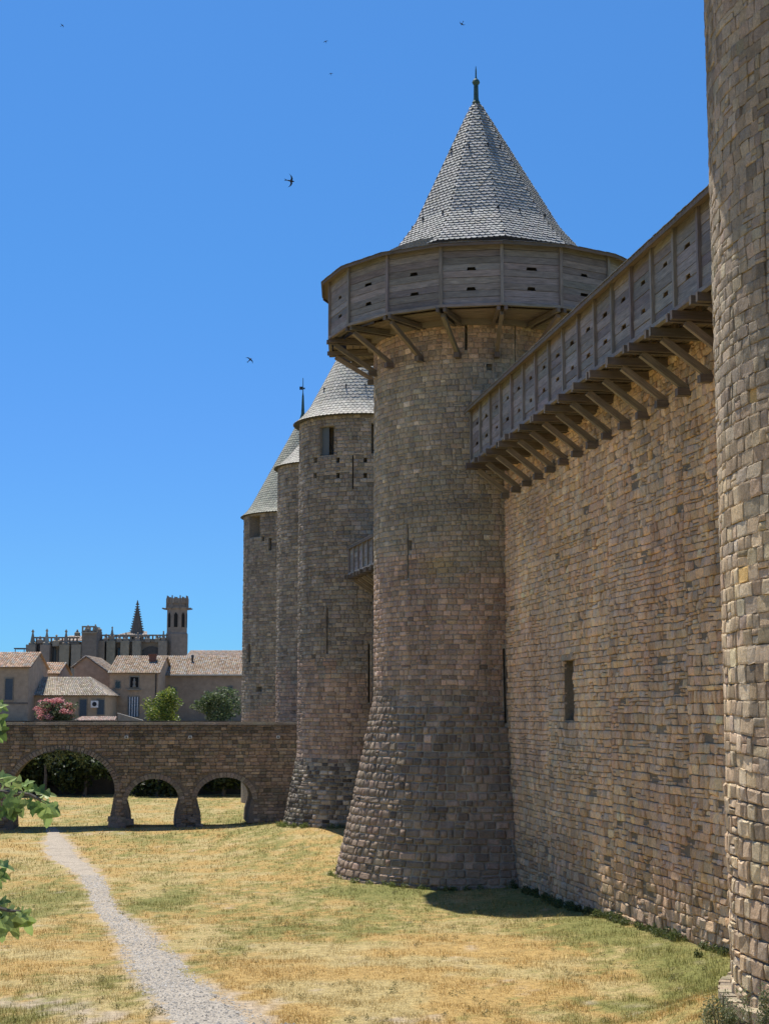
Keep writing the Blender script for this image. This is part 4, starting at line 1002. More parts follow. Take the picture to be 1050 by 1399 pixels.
def window(parent, X0, X1, z0, z1, Y, m='glass', frame=(.28, .25, .2), name='window', bars=0, shutters=False):
    w = MB(frame); fw = .10
    w.box((X0 - fw, Y - .07, z0 - fw), (X1 + fw, Y - .003, z0)); w.box((X0 - fw, Y - .07, z1), (X1 + fw, Y - .003, z1 + fw)); w.box((X0 - fw, Y - .068, z0), (X0, Y - .003, z1)); w.box((X1, Y - .068, z0), (X1 + fw, Y - .003, z1))
    o = w.build(name, M['stone'], parent)
    MB().box((X0, Y - .03, z0), (X1, Y - .002, z1)).build('pane', M[m], o)
    for k in range(bars):
        x = X0 + (k + .5) * (X1 - X0) / bars; MB().box((x - .05, Y - .05, z0), (x + .05, Y - .031, z1)).build('bar', M['white_paint'], o)
    return o
def H(name, x0, x1, Y, yeave, yridge, depth, label, wcol, tcol, gable=0.0, base=TZ, ends='x', over=.25):
    X0, X1 = xat(x0, Y, 940), xat(x1, Y, 940); ze = zat(yeave, Y); zr_ = zat(yridge, Y + depth / 2)
    t = thing(name, ((X0 + X1) / 2, Y + depth / 2, base), label, 'house')
    m = MB(wcol); Y1 = Y + depth; ym = Y + depth / 2
    m.add([(X0, Y, base - .3), (X1, Y, base - .3), (X1, Y1, base - .3), (X0, Y1, base - .3), (X0, Y, ze), (X1, Y, ze), (X1, Y1, ze), (X0, Y1, ze), (X0, ym, zr_ - .1), (X1, ym, zr_ - .1)],
          [(0, 1, 5, 4), (2, 3, 7, 6), (1, 2, 6, 9, 5), (3, 0, 4, 8, 7)]).build('wall', M['render'], t)
    sl = (zr_ - ze) / (depth / 2)
    tiles(t, (X0 - over, Y - over, ze - sl * over + .05), (X1 + over, Y - over, ze - sl * over + .05), (X0 - over, ym, zr_ + .05), (X1 + over, ym, zr_ + .05), tcol)
    m = MB(tcol); m.add([(X0 - over, Y1 + over, ze - sl * over), (X1 + over, Y1 + over, ze - sl * over), (X1 + over, ym, zr_), (X0 - over, ym, zr_)], [(0, 1, 2, 3)]).build('back_roof', M['tile'], t)
    return t, X0, X1, Y, ze, zr_
STONEH = (.42, .31, .21); TILE = (.35, .26, .175)
tE, *_e = H('long_house', 213, 345, 176, 921, 897, 11, 'long dark-walled stone house with clay tile roof and chimneys, right of the niche house', (.33, .25, .18), TILE)
def chimney(x, y0, y1, w, Y, par):
    X = xat(x, Y); MB().box((X - w / 2, Y - .4, zat(y1 + 8, Y)), (X + w / 2, Y + .4, zat(y0, Y))).box((X - w / 2 - .08, Y - .5, zat(y0, Y)), (X + w / 2 + .08, Y + .5, zat(y0, Y) + .12)).build('chimney', M['brick_clay'], par)
chimney(222, 898, 910, .7, 178.6, tE)
X = xat(263, 179.5); MB().tube([(X, 179.5, zat(914, 179.5)), (X, 179.5, zat(897, 179.5))], [.12, .12]).lathe((X, 179.5, zat(897, 179.5)), [(.22, 0), (.1, .2)], 8).build('flue_pipe', M['dark_iron'], tE)
X0 = xat(322, 175.9, 965); window(tE, xat(281, 176), xat(290, 176), zat(975, 176), zat(952, 176), 176, 'blue_shutter')
for (xx, ya, yb) in ((236, 940, 950), (312, 938, 948)): window(tE, xat(xx, 176), xat(xx + 6, 176), zat(yb, 176), zat(ya, 176), 176, 'glass')
MB().tube([(xat(214, 175.6), 175.6, zat(921, 175.6) - .12), (xat(345, 175.6), 175.6, zat(921, 175.6) - .12)], [.07, .07], 6).build('gutter', M['lead'], tE)
tF, *_f = H('rear_house', 256, 350, 196, 897, 889.5, 9, 'pale clay roof showing just behind the long house by the towers', (.30, .25, .2), (.44, .33, .24))
# house with the niche, gable end to the left
Y = 170.0; tD, X0, X1, _, zeD, zrD = H('stone_house', 150, 216, Y, 919, 897, 11, 'stone house with a carved niche and barred door, clay roof, behind the yellow-green tree', STONEH, TILE)
chimney(209, 895, 908, .75, 173.6, tD)
window(tD, xat(159, Y), xat(165, Y), zat(940, Y), zat(931, Y), Y)
window(tD, xat(177, Y), xat(191, Y), zat(979, Y), zat(952, Y), Y, 'blue_shutter', bars=4, name='door')
n_ = window(tD, xat(179, Y), xat(190, Y), zat(939, Y), zat(925, Y), Y, 'painted_void', name='niche')  # flat near-black panel painted as the shaded depth of the niche
X = xat(184.5, Y); MB((.3, .27, .22)).lathe((X, Y - .12, zat(939, Y)), [(.16, 0), (.2, .1), (.13, .3), (.18, .6), (.09, .78), (.11, .88), (.02, 1.02)], 8).build('statue', M['stone'], n_)
X = xat(184.5, Y); MB((.32, .28, .22)).box((X - .75, Y - .25, zat(941, Y) - .15), (X + .75, Y - .08, zat(941, Y))).build('niche_ledge', M['stone'], tD)
X = xat(214, Y); MB().tube([(X, Y - .1, TZ), (X, Y - .1, zeD)], [.06, .06], 6).build('drain_pipe', M['dark_iron'], tD)
# its low wing with the oblique gable wall on the left
Yg = 173.0; tG = thing('gabled_house', (xat(130, Yg), Yg + 4, TZ), 'plain gable wall house with roof sloping left, between cathedral and niche house', 'house')
xa, xb, xc = xat(102, Yg), xat(118, Yg), xat(152, Yg)
MB((.38, .28, .20)).add([(xa, Yg, TZ), (xc, Yg, TZ), (xc, Yg, zat(921, Yg)), (xb, Yg, zat(897, Yg)), (xa, Yg, zat(911, Yg)), (xa, Yg + 9, TZ), (xc, Yg + 9, TZ), (xc, Yg + 9, zat(921, Yg)), (xb, Yg + 9, zat(897, Yg)), (xa, Yg + 9, zat(911, Yg))],
    [(0, 1, 2, 3, 4), (9, 8, 7, 6, 5), (1, 6, 7, 2), (0, 4, 9, 5)]).build('wall', M['render'], tG)
tiles(tG, (xa - .3, Yg + 9, zat(912, Yg)), (xa - .3, Yg - .2, zat(912, Yg)), (xb, Yg + 9, zat(896, Yg)), (xb, Yg - .2, zat(896, Yg)), TILE)
tiles(tG, (xc + .2, Yg - .2, zat(922, Yg)), (xc + .2, Yg + 9, zat(922, Yg)), (xb, Yg - .2, zat(896, Yg)), (xb, Yg + 9, zat(896, Yg)), TILE)
# low house with hipped right end
Y = 163.0; tB = thing('low_house', (xat(90, Y), Y + 3.5, TZ), 'low house with broad tiled roof behind the pink oleander', 'house')
X0, X1 = xat(41, Y), xat(148, Y); ze = zat(950, Y); zr_ = zat(925.5, Y + 4)
MB((.44, .33, .22)).box((X0, Y, TZ - .2), (X1 - .2, Y + 8, ze - .02)).build('wall', M['render'], tB)
tiles(tB, (X0 - .2, Y - .3, ze), (X1 + .1, Y - .3, ze), (X0 - .2, Y + 4, zr_), (xat(124, Y + 4), Y + 4, zr_), (.42, .36, .27))
tiles(tB, (X1 + .1, Y - .3, ze), (X1 + .1, Y + 8.3, ze), (xat(124, Y + 4), Y + 3.9, zr_), (xat(124, Y + 4), Y + 4.1, zr_), (.40, .33, .25))
window(tB, xat(111, Y), xat(120, Y), zat(978, Y), zat(956, Y), Y, 'blue_shutter', name='door'); window(tB, xat(135, Y), xat(144, Y), zat(976, Y), zat(956, Y), Y, 'blue_shutter')
window(tB, xat(64, Y), xat(84, Y), zat(960, Y), zat(955.5, Y), Y, 'glass')
p = at(130, 962, Y); t = thing('wall_box', (p[0], Y, p[2]), 'small white air-conditioning box on the low house wall', 'air conditioner')
MB().box((p[0] - .38, Y - .32, p[2] - .36), (p[0] + .38, Y - .01, p[2] + .36)).build('casing', M['white_paint'], t); MB().lathe((0, 0, 0), [(0.26, 0), (.22, .03)], 14)
fanm = MB(); 
for k in range(14):
    a = 2 * pi * k / 14; b = a + 2 * pi / 14; fanm.add([(p[0], Y - .335, p[2]), (p[0] + .24 * cos(a), Y - .33, p[2] + .24 * sin(a)), (p[0] + .24 * cos(b), Y - .33, p[2] + .24 * sin(b))], [(0, 1, 2)])
fanm.build('fan_grille', M['dark_iron'], t)
# small roof behind, left house
tC, *_c = H('small_rear_house', 42, 79, 176, 920, 906, 7, 'small tiled house squeezed between the left house and the cathedral', (.46, .36, .27), (.45, .31, .20))
Y = 160.0; tA, X0, X1, _, zeA, zrA = H('corner_house', -70, 39, Y, 911, 892, 9, 'rendered house with blue shutter at the left edge of the picture', (.40, .31, .22), (.46, .32, .22))
window(tA, xat(9, Y), xat(19, Y), zat(956, Y), zat(927, Y), Y, 'blue_shutter')
MB((.22, .18, .14)).box((X0, Y - .05, zat(962, Y)), (X1 + .03, Y - .003, zat(959.5, Y))).build('string_course', M['stone'], tA)
t = thing('roof_frame', (xat(29, 185), 185, zat(898, 185)), 'dark boxy lantern on a roof at the far left', 'roof lantern')
q0, q1 = xat(21, 185), xat(36, 185); MB((.1, .1, .1)).box((q0 + .1, 184.4, zat(905, 185)), (q1 - .1, 185.6, zat(891, 185))).build('lantern_body', M['render'], t); MB((.1, .1, .1)).box((q0, 184.2, zat(887, 185)), (q1, 185.8, zat(885.5, 185))).build('lantern_roof', M['wood'], t)
for x in (q0 + .1, q1 - .15): MB((.1, .1, .1)).box((x, 184.3, zat(891, 185)), (x + .08, 184.4, zat(887, 185))).build('lantern_post', M['wood'], t)
# garden walls and small pale awning roof just behind the bridge
t = thing('lean_to_roof', (xat(132, 156), 156, TZ), 'small pale tiled lean-to roof peeping over the bridge', 'roof')
MB((.3, .26, .2)).box((xat(107, 156), 156, TZ - .1), (xat(157, 156), 158.2, zat(983, 156))).build('wall', M['render'], t)
tiles(t, (xat(104, 156), 155.6, zat(984.5, 156)), (xat(160, 156), 155.6, zat(984.5, 156)), (xat(108, 156), 158.4, zat(979.5, 158)), (xat(156, 156), 158.4, zat(979.5, 158)), (.50, .37, .30))
t = thing('garden_wall', (xat(178, 157), 157, TZ), 'small sloping garden wall with pale coping below the barred door', 'wall')
MB((.3, .27, .22)).prism([(xat(163, 157), 157, TZ), (xat(196, 157), 157, TZ), (xat(196, 157), 157, zat(985, 157)), (xat(163, 157), 157, zat(975, 157))], (0, .3, 0)).build('wall_face', M['render'], t)
MB((.5, .46, .4)).beam((xat(162, 157), 157.15, zat(974.5, 157)), (xat(197, 157), 157.15, zat(984.5, 157)), .4, .08).build('coping', M['stone'], t)

# ------------------------------------------------------------------ cathedral
CY = 262.0; cat = thing('cathedral', (xat(140, CY), CY, TZ), 'grey gothic cathedral with pinnacles on the skyline behind the houses', 'cathedral')
CS = (.27, .23, .18); cx = lambda x: xat(x, CY, 880); cz = lambda y: zat(y, CY)
MB(CS).box((cx(112), CY, TZ), (cx(229), CY + 14, cz(873))).build('nave_wall', M['render'], cat)
MB(CS).box((cx(48), CY - 2, TZ), (cx(112), CY + 12, cz(877))).build('chapel_wall', M['render'], cat)
MB((.20, .17, .14)).box((cx(118), CY - 4, TZ), (cx(138), CY + 1, cz(863))).build('transept', M['render'], cat)
def pinn(parent, x, y0, y1, w=.5, Yo=-.6, name='pinnacle'):
    X = cx(x); a = cz(y0); b = cz(y1); m = MB(jit(CS, .15))
    m.box((X - w, CY + Yo - w, a), (X + w, CY + Yo + w, a + (b - a) * .45)); m.lathe((X, CY + Yo, a + (b - a) * .45), [(w * 1.5, 0), (w * .9, .15), (w * .25, (b - a) * .42), (w * .55, (b - a) * .46), (.05, (b - a) * .55)], 4, ang=pi / 4); return m.build(name, M['render'], parent)
for (x, y0, y1) in ((50, 895, 861), (69, 895, 860), (131, 866, 853), (146, 878, 866), (164, 878, 867), (189, 878, 864), (203, 878, 867), (216, 878, 867), (224, 880, 862), (82, 884, 868), (95, 895, 861), (154, 880, 856), (173, 880, 864), (110, 870, 861), (118, 866, 858), (121, 863, 854), (136, 863, 857), (60, 880, 870)):
    pinn(cat, x, y0, y1, .55 if y0 > 880 else .4, -2.8 if x < 112 else -.6)
for x in (50, 69, 95, 111): MB(jit(CS)).box((cx(x) - .8, CY - 4.2, TZ), (cx(x) + .8, CY - 2, cz(882))).build('buttress', M['render'], cat)
for x in (140, 154, 173, 189, 224): MB(jit(CS)).box((cx(x) - .7, CY - 1.8, TZ), (cx(x) + .7, CY, cz(876))).build('buttress', M['render'], cat)
def parapet(x0, x1, y, Yo):
    m = MB(CS); X = cx(x0); z = cz(y)
    m.box((X, CY + Yo - .2, z + .75), (cx(x1), CY + Yo + .1, z + 1.0))
    while X < cx(x1): m.box((X, CY + Yo - .15, z - .1), (X + .25, CY + Yo + .05, z + .8)); X += .62
    m.box((cx(x0), CY + Yo - .35, z - .25), (cx(x1), CY + Yo + .1, z)); m.build('balustrade', M['render'], cat)
parapet(138, 228, 875, 0); parapet(48, 112, 879, -2); parapet(118, 138, 865, -4)
def gwin(x0, x1, y0, y1, Yo, name='window'):
    X0, X1 = cx(x0), cx(x1); zb_, zt_ = cz(y1), cz(y0); mid = (X0 + X1) / 2; zs = zt_ - (X1 - X0) * .8
    pts = [(X0, zb_), (X1, zb_), (X1, zs), (X1 - (X1 - X0) * .15, zs + (zt_ - zs) * .6), (mid, zt_), (X0 + (X1 - X0) * .15, zs + (zt_ - zs) * .6), (X0, zs)]
    o = MB((.12, .115, .11)).prism([(a, CY + Yo - .10, b) for a, b in pts], (0, .08, 0)); o = o.build(name, M['render'], cat)
    s = .88; MB().prism([(mid + (a - mid) * .8, CY + Yo - .14, zb_ + (b - zb_) * .93) for a, b in pts], (0, .035, 0)).build('pane', M['glass'], o)
    m = MB((.2, .19, .18))
    for k in (1, 2): x = X0 + (X1 - X0) * k / 3; m.box((x - .07, CY + Yo - .2, zb_), (x + .07, CY + Yo - .145, zs + (zt_ - zs) * .6))
    m.build('tracery', M['render'], o)
for (a, b, c, d) in ((53, 60, 880, 897), (73, 81, 883, 905), (84, 90, 883, 905), (98, 108, 885, 908)): gwin(a, b, c, d, -2)
for (a, b, c, d) in ((142, 150, 884, 900), (158, 168, 884, 900)): gwin(a, b, c, d, 0)
# big half-round arch of the west bay
m = MB((.10, .095, .09)); pts = [(cx(192), cz(897)), (cx(222), cz(897))] + [(cx(207 + 15 * cos(a)), cz(897 - 14 * sin(a))) for a in np.linspace(.1, pi - .1, 12)]
m.prism([(a, CY - .12, b) for a, b in pts], (0, .1, 0)).build('blind_arch', M['render'], cat)
tiles(cat, (cx(75), CY + 1, cz(875)), (cx(112), CY + 1, cz(875)), (cx(84), CY + 7, cz(866)), (cx(106), CY + 7, cz(866)), (.42, .34, .27), .6, .8)
tiles(cat, (cx(150), CY + 1, cz(869)), (cx(200), CY + 1, cz(869)), (cx(172), CY + 7, cz(860)), (cx(192), CY + 7, cz(860)), (.40, .34, .28), .6, .8)
# slender spire with crockets
X = cx(180.5); z0 = cz(864); z1 = cz(817); m = MB((.17, .15, .125)); m.lathe((X, CY + 5, z0 - 1.5), [(1.25, 0), (1.25, 1.0), (1.45, 1.05), (1.15, 1.5), (.10, z1 - z0 + .6), (.22, z1 - z0 + .8), (.05, z1 - z0 + 1.5)], 8, ang=pi / 8)
for k in range(13):
    t_ = k / 13; r = 1.15 * (1 - t_) + .1
    for j in range(8): a = pi / 8 + j * pi / 4; zc = z0 + t_ * (z1 - z0) * .93; m.box((X + r * cos(a) - .1, CY + 5 + r * sin(a) - .1, zc), (X + r * cos(a) + .1, CY + 5 + r * sin(a) + .1, zc + .17))
m.build('spire', M['render'], cat)
# octagonal tower with ragged crown and gargoyles
X = cx(240.5); rr = (cx(255) - cx(226)) / 2 * .98; tw_ = thing('cathedral_tower', (X, CY + 1, TZ), 'tall slender cathedral bell tower with ragged crenellated top', 'bell tower')
MB((.25, .205, .165)).lathe((X, CY + 1, 0), [(rr * 1.08, TZ), (rr * 1.08, cz(866)), (rr, cz(864)), (rr, cz(833)), (rr * 1.12, cz(831)), (rr * 1.12, cz(829)), (rr * .98, cz(829)), (rr * .98, cz(824)), (rr * .2, cz(824))], 8, ang=pi / 8).build('shaft', M['render'], tw_)
for j in range(8):
    a = pi / 8 + j * pi / 4 + pi / 8; ax_ = X + rr * .92 * cos(a); ay = CY + 1 + rr * .92 * sin(a)
    tx, ty = -sin(a), cos(a)
    for k in (-1, 0, 1):
        px_, py_ = ax_ + tx * k * rr * .27, ay + ty * k * rr * .27; MB(jit((.25, .205, .165))).box((px_ - .22, py_ - .22, cz(824)), (px_ + .22, py_ + .22, cz(816 + abs(k) * 1.5))).build('merlon', M['render'], tw_)
    b = pi / 8 + j * pi / 4
    px_, py_ = X + rr * cos(b), CY + 1 + rr * sin(b); MB((.22, .185, .15)).tube([(px_, py_, cz(831)), (px_, py_, cz(813.5))], [.28, .1], 4).build('pinnacle', M['render'], tw_)
    MB((.22, .185, .15)).beam((X + rr * 1.05 * cos(b), CY + 1 + rr * 1.05 * sin(b), cz(832)), (X + rr * 1.5 * cos(b), CY + 1 + rr * 1.5 * sin(b), cz(831)), .2, .22).build('gargoyle', M['render'], tw_)
    if sin(a) < 0.1:
        f = rr * .925; n_ = np.array([cos(a), sin(a), 0]); tt_ = np.array([tx, ty, 0]); c_ = np.array([X, CY + 1, 0]) + n_ * (f + .02); w_ = rr * .17
        q = [c_ + tt_ * w_ * s_ + np.array([0, 0, z]) for (s_, z) in ((-1, cz(857)), (-1, cz(840)), (0, cz(836.5)), (1, cz(840)), (1, cz(857)))]
        MB().prism([tuple(p) for p in q], tuple(n_ * .04)).build('bell_opening', M['painted_void'], tw_)  # solid dark panel on the shaft, imitates the shade within an opening

# ------------------------------------------------------------------ grass
def blades(n, ymin, ymax, hmin, hmax, wid, name, label, dens_pow=1.0, extra=None):
    u = RNG.random(n); Y = ymin * ymax / (ymax - u * (ymax - ymin)) if dens_pow else ymin + u * (ymax - ymin)
    X = (RNG.random(n) * 1.16 - .60) * .27 * 2 * Y / 1.0 * .93
    X = X + .0
    pd = path_dist(X, Y) + .9 * (fbm(X * 2.2, Y * 1.6, 91) - .5)
    wu = (X - WA[0]) * WN[0] + (Y - WA[1]) * WN[1]
    g, b = turf(X, Y)
    keep = (pd > RNG.random(n) * .25) & (wu > .02) & (np.hypot(X - T1[0], Y - T1[1]) > 7.0) & (np.hypot(X - T2[0], Y - T2[1]) > 5.3) & (np.hypot(X - T0[0], Y - T0[1]) > R0 + .25)
    keep &= RNG.random(n) > sst(-.05, .25, b) * .85
    X = X[keep]; Y = Y[keep]; g = g[keep]; m = len(X)
    tuft = fbm(X * 1.3, Y * 1.3, 19); Z = gz(X, Y) - .01
    h = (hmin + (hmax - hmin) * RNG.random(m) ** 2) * (.5 + 1.1 * sst(.35, .7, tuft)) * (1 + .4 * sst(0, .3, g)) * (1 + sst(55, 110, Y) * .5)
    a = RNG.random(m) * 6.283; w = wid * (.6 + .8 * RNG.random(m)) * (1 + sst(45, 110, Y) * 2.0)
    l = .5 * h * RNG.random(m); b2 = RNG.random(m) * 6.283
    P = np.stack([np.stack([X - np.cos(a) * w, Y - np.sin(a) * w, Z], -1), np.stack([X + np.cos(a) * w, Y + np.sin(a) * w, Z], -1), np.stack([X + np.cos(b2) * l, Y + np.sin(b2) * l, Z + h], -1)], 1)
    c = turf_col(X, Y, jitter=.45) * (.6 + .85 * RNG.random((m, 1))) 
    np_mesh(name, P.reshape(-1, 3), np.arange(m * 3).reshape(-1, 3), np.repeat(c[:, None], 3, 1).reshape(-1, 3), M['leaf'], kind='stuff', label=label, cat='grass')
blades(440000, 31, 149, .025, .115, .007, 'grass', 'dry golden and green grass covering the floor of the moat')

bl = []; cols_ = []
for k in range(900):
    Y = 32 * 95 / (95 - random.random() * 63); X = random.uniform(-.27, .25) * Y; wu = (X - WA[0]) * WN[0] + (Y - WA[1]) * WN[1]
    if wu < .2 or path_dist(np.array([X]), np.array([Y]))[0] < -.15 or np.hypot(X - T1[0], Y - T1[1]) < 7.2 or vnoise(X * .5, Y * .5, 71) < .45: continue
    q = random.uniform(.03, .11); bl.append((X, Y, float(gz(X, Y)) + q * .6, q * 1.5, q * 1.5, q))
foliage('turf_weeds', bl, 15000, .028, [(.12, .14, .05), (.19, .17, .08), (.28, .22, .10), (.09, .10, .04)], kind='stuff', label='small olive weeds and dry tufts scattered over the turf', cat='weeds', aspect=.25, droop=-1)
# weeds along the foot of the curtain wall and round the towers
bl = []
for k in range(110):
    u = random.uniform(4.5, 36); s = abs(random.gauss(0, .22)) + .08; p = Pw(u, 0.0, s); r = random.uniform(.07, .22)
    bl.append((p[0], p[1], float(gz(p[0], p[1])) + r * .5, r, r, r * random.uniform(.6, 1.3)))
foliage('wall_foot_weeds', bl, 16000, .045, [(.09, .12, .035), (.13, .15, .05), (.06, .08, .025)], kind='stuff', label='low dark weeds growing along the foot of the curtain wall', cat='weeds', aspect=.35, droop=-1)
bl = []
for k in range(60):
    a = random.uniform(-2.2, 1.1); r = random.uniform(7.0, 7.4); X, Y = T1[0] + r * sin(a), T1[1] - r * cos(a); q = random.uniform(.08, .2); bl.append((X, Y, float(gz(X, Y)) + .05, q, q, q * 1.1))
for k in range(50):
    a = random.uniform(-2.4, 1.1); r = random.uniform(5.2, 5.7); X, Y = T2[0] + r * sin(a), T2[1] - r * cos(a); q = random.uniform(.1, .3); bl.append((X, Y, float(gz(X, Y)) + .08, q, q, q))
foliage('tower_foot_weeds', bl, 9000, .05, [(.13, .17, .04), (.19, .21, .06), (.09, .12, .03)], kind='stuff', label='green weeds fringing the splayed feet of the two middle towers', cat='weeds', aspect=.3, droop=-1)
def shrub(x, y, Y, r, lb, hgt=1.0):
    p = at(x, y, Y); z = float(gz(p[0], Y)); t = thing('shrub', (p[0], Y, z), lb, 'shrub', 'shrubs at the foreground tower')
    zc = max(z + .3, p[2]); foliage('leaves', clumps((p[0], Y, (z + zc) / 2 + .1), (r, r, (zc - z) * .5 + .25), 14, .45), 3800, .032, [(.16, .19, .09), (.22, .24, .12), (.10, .13, .055), (.28, .27, .16)], parent=t, aspect=.35, droop=-.6)
    m = MB()
    for k in range(7): m.tube([(p[0], Y, z), (p[0] + random.uniform(-r, r) * .7, Y + random.uniform(-r, r) * .6, zc + random.uniform(-.1, .25))], [.015, .006], 4)
    m.build('stems', M['bark'], t)
shrub(980, 1372, 31.0, .36, 'grey-green shrub left of the round kerb of the foreground tower')
shrub(1026, 1398, 28.4, .36, 'grey-green shrub in the bottom right corner below the kerb')
shrub(1056, 1392, 28.2, .3, 'grey-green shrub at the right edge of the picture under the kerb')

# ------------------------------------------------------------------ fig tree at the left edge, close to the camera
def leafshape():
    pts = [(0, 0), (.10, .03), (.28, -.12), (.42, -.04), (.34, .10), (.15, .22), (.36, .30), (.53, .50), (.44, .58), (.17, .46), (.22, .70), (.15, .92), (0, 1.08)]
    return pts + [(-x, y) for (x, y) in reversed(pts[1:-1])]
LS = leafshape()
fig = None
TRX, TRY = -4.6, 9.5; tz = float(gz(TRX, TRY))
fig = thing('fig_tree', (TRX, TRY, tz), 'green fig tree whose lobed leaves hang in from the left edge', 'tree')
MB().tube([(TRX, TRY, tz - .2), (TRX + .1, TRY + .1, tz + 1), (TRX + .25, TRY + .2, tz + 2.2)], [.16, .13, .09], 9).build('trunk', M['bark'], fig)
def leaf(base, dirv, nrm, size, col):
    d = Vector(dirv).normalized(); n = Vector(nrm); n = (n - d * n.dot(d)).normalized(); s = d.cross(n); vs = [Vector(base) + d * size * .45 * 0]
    vs = []; r = random.uniform(.2, .95); cu = random.uniform(.1, .6)
    for (x, y) in LS: vs.append(Vector(base) + s * (x * size) + d * (y * size) - n * (abs(x) * -r * size * .55 + y * y * size * cu))
    mid = [Vector(base) + d * (y * size) - n * (y * y * size * cu + .03 * size) for y in (.15, .4, .65)]
    k = len(LS); vv = vs + mid; fs = []
    # fan from midrib points
    def near(y): return k + (0 if y < .28 else (1 if y < .55 else 2))
    for i in range(k):
        j = (i + 1) % k; a = near(LS[i][1]); b = near(LS[j][1]); fs.append((i, j, b)); 
        if a != b: fs.append((i, b, a))
    MB(col).add(vv, fs).build('leaf', M['leaf'], fig, smooth=False)
def twig(pts, r0, leaves, size, spread=.10, up=.5):
    W = [Vector(at(x, y, Y).tolist()) for (x, y, Y) in pts]; W = [Vector((TRX + .25, TRY + .2, tz + 2.0))] + W
    MB().tube(W, [r0 * (1 - .75 * i / (len(W) - 1)) for i in range(len(W))], 6).build('branch', M['bark'], fig)
    for (x, y, dx, dy, s) in leaves:
        Y = pts[-1][2] + random.uniform(-.25, .25); b = Vector(at(x, y, Y).tolist()); d = Vector((dx, random.uniform(-.4, .1), -dy)); 
        n = Vector((random.uniform(-.4, .4), random.uniform(-.9, -.2), random.uniform(.25, 1.0)))
        q = random.random(); leaf(b, d, n, s * size * .78, jit((.20, .29, .075) if q < .5 else ((.32, .40, .13) if q < .85 else (.10, .16, .04)), .2))
        # stalk
        near_ = min(W, key=lambda p: (p - b).length); MB((.2, .25, .1)).tube([near_.lerp(b, .55), b], [.004, .003], 4).build('leaf_stalk', M['leaf'], fig)
PXM = 9.5 / F
def L_(lst): return [(x, y, dx, dy, s * PXM) for (x, y, dx, dy, s) in lst]
random.seed(21)
twig([(-60, 1060, 9.6), (-10, 1080, 9.6), (40, 1085, 9.5), (70, 1100, 9.5)], .03, L_([(2, 1072, .3, -.2, 26), (14, 1078, 1, -.5, 24), (24, 1078, .3, -1, 22), (34, 1080, 1, -.4, 26), (46, 1080, .8, .1, 28), (10, 1085, .5, 1, 34), (24, 1088, .3, 1, 34), (38, 1092, .5, .9, 30), (50, 1094, .5, 1, 34), (62, 1094, .7, .5, 26), (66, 1098, 0, 1, 40), (-2, 1090, 0, 1, 38), (4, 1100, .7, .9, 30), (30, 1074, .8, -.6, 22), (-4, 1064, .8, -.3, 24), (58, 1086, .7, -.1, 22), (18, 1100, .2, 1, 26), (-12, 1078, .4, .6, 38), (-14, 1105, .3, .8, 34), (70, 1100, .9, .4, 20)]), 1.0)
twig([(-60, 950, 9.4), (-15, 965, 9.4), (2, 975, 9.4)], .02, L_([(-8, 962, 1, .2, 24), (-6, 975, .8, .9, 30), (-4, 968, .7, -.5, 18), (-2, 990, .5, .9, 28), (-14, 980, .7, .7, 28), (-8, 1000, .5, .5, 22)]), 1.0)
twig([(-70, 1160, 9.3), (-20, 1180, 9.3), (0, 1187, 9.3)], .02, L_([(-4, 1182, 1, 0, 28), (-6, 1186, .8, .9, 28), (-12, 1188, .6, 1, 32), (-6, 1190, 1, .35, 26), (-16, 1180, 1, -.3, 26)]), 1.0)
twig([(-70, 1220, 9.2), (-20, 1236, 9.2), (12, 1244, 9.2), (36, 1246, 9.2)], .024, L_([(-4, 1238, .2, 1, 42), (8, 1240, .2, 1, 40), (18, 1244, .1, 1, 44), (34, 1246, .25, 1, 38), (28, 1244, .6, .5, 20), (-4, 1234, .9, -.2, 26), (0, 1255, .1, 1, 38), (-14, 1240, .2, 1, 44), (14, 1250, -.3, 1, 34)]), 1.0)
# crown beyond the frame
random.seed(5)
B0 = Vector((TRX + .25, TRY + .2, tz + 2.0))
for k in range(20):
    a = k * 2.4; el = random.uniform(-.1, 1.1); d = Vector((cos(a) * cos(el), sin(a) * cos(el), sin(el))); Lb = random.uniform(1.0, 1.7)
    W = [B0 + d * (Lb * t) + Vector((0, 0, .25 * sin(t * 3) + random.uniform(-.05, .05))) for t in (0, .33, .66, 1)]
    if max(project(np.array(p))[0] for p in W[1:]) > -90: W = [B0 + (p - B0) * .45 for p in W]
    if max(project(np.array(p))[0] for p in W[1:]) > -90: continue
    MB().tube(W, [.045, .03, .02, .008], 5).build('branch', M['bark'], fig)
    for q in range(13):
        t = .25 + .75 * q / 12; i = min(int(t * 3), 2); p = W[i].lerp(W[i + 1], t * 3 - i)
        o = Vector((random.uniform(-1, 1), random.uniform(-1, 1), random.uniform(-.6, .5))).normalized(); e = p + o * .07
        if project(np.array(e + o * .16))[0] > -60: continue
        MB((.2, .25, .1)).tube([p, e], [.004, .003], 4).build('leaf_stalk', M['leaf'], fig)
        leaf(e, o, (random.uniform(-.5, .5), random.uniform(-.5, .5), 1), random.uniform(.11, .17), jit((.13, .20, .05), .25))

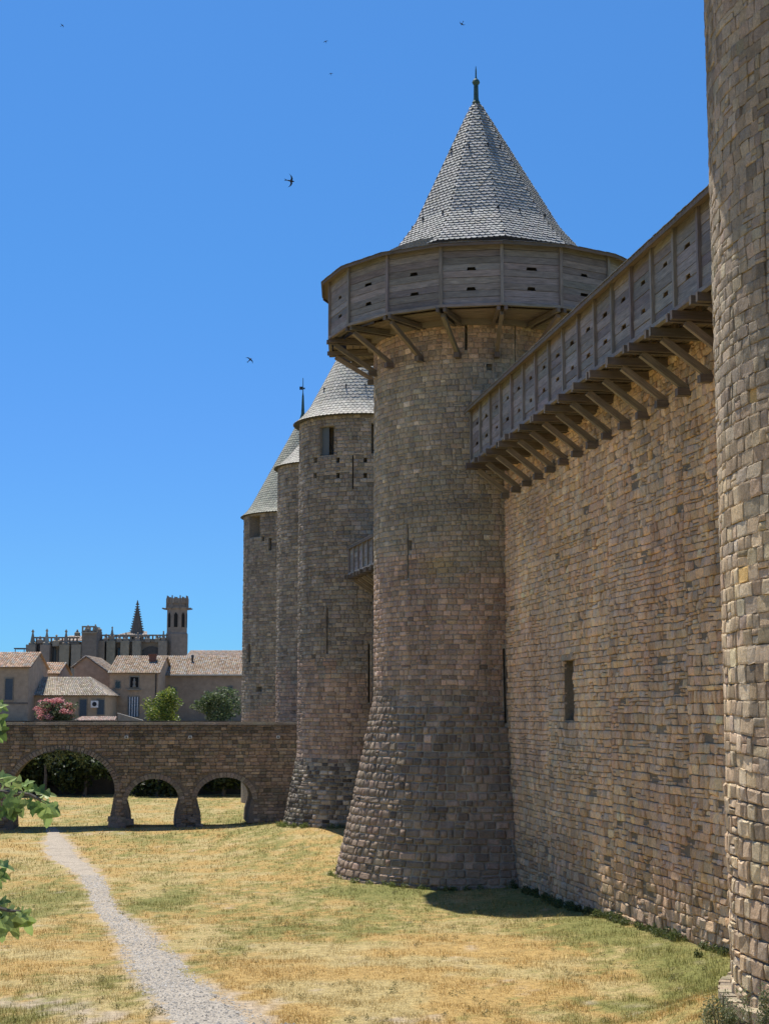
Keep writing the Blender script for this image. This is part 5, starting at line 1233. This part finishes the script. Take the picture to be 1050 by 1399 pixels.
# ------------------------------------------------------------------ swifts
def swift(x, y, span_px, Y, roll, yaw, lb):
    p = at(x, y, Y); o = thing('swift', p, lb, 'bird', 'swifts in the sky')
    s = span_px * Y / F / 2
    def T(a, b, c=0.0):      # a along wings, b along body (forward), c up
        v = Vector((a, 0.35 * b, b * .95)); ca, sa = cos(roll), sin(roll)
        return Vector((p[0] + v.x * ca - v.z * sa, p[1] + v.y + c, p[2] + v.x * sa + v.z * ca))
    body = MB(); pts = [T(0, .62 * s), T(0, .5 * s), T(0, .2 * s), T(0, -.2 * s), T(0, -.5 * s)]; body.tube(pts, [.01 * s, .09 * s, .13 * s, .09 * s, .03 * s], 8)
    body.add([T(-.05 * s, -.4 * s), T(.05 * s, -.4 * s), T(.16 * s, -.85 * s), T(0, -.62 * s), T(-.16 * s, -.85 * s)], [(0, 1, 2, 3), (0, 3, 4)]); body.build('body', M['feather'], o)
    for g in (-1, 1):
        w = MB(); up = [(0, .30), (.35, .38), (.7, .20), (1.0, -.25)]; lo = [(0, .0), (.35, .12), (.7, .02)]
        A = [T(g * a * s, b * s, -.04 * s * (1 - a)) for a, b in up]; B = [T(g * a * s, b * s, .0) for a, b in lo]; C = [T(g * a * s, (b - .02) * s, .05 * s * (1 - a)) for a, b in up[:3]]
        w.add(A + B + C, [(0, 1, 5, 4), (1, 2, 6, 5), (2, 3, 6), (7, 4, 5, 8), (8, 5, 6, 9), (9, 6, 3), (0, 7, 8, 1), (1, 8, 9, 2), (2, 9, 3)]); w.build('wing', M['feather'], o)
swift(396, 247, 21, 42, radians(-95), 0, 'largest dark swift flying left of the pointed roof')
swift(341, 492, 14, 62, radians(-40), 0, 'dark swift low in the sky above the farthest tower')
swift(631, 32, 10, 85, radians(150), 0, 'small dark swift high up, just left of the spire tip')
swift(445, 57, 8, 95, radians(20), 0, 'tiny dark swift, upper of the pair left of the spire')
swift(452, 101, 7, 100, radians(10), 0, 'tiny dark swift, lower of the pair left of the spire')
swift(85, 35, 8, 95, radians(-50), 0, 'tiny dark swift near the top left corner')
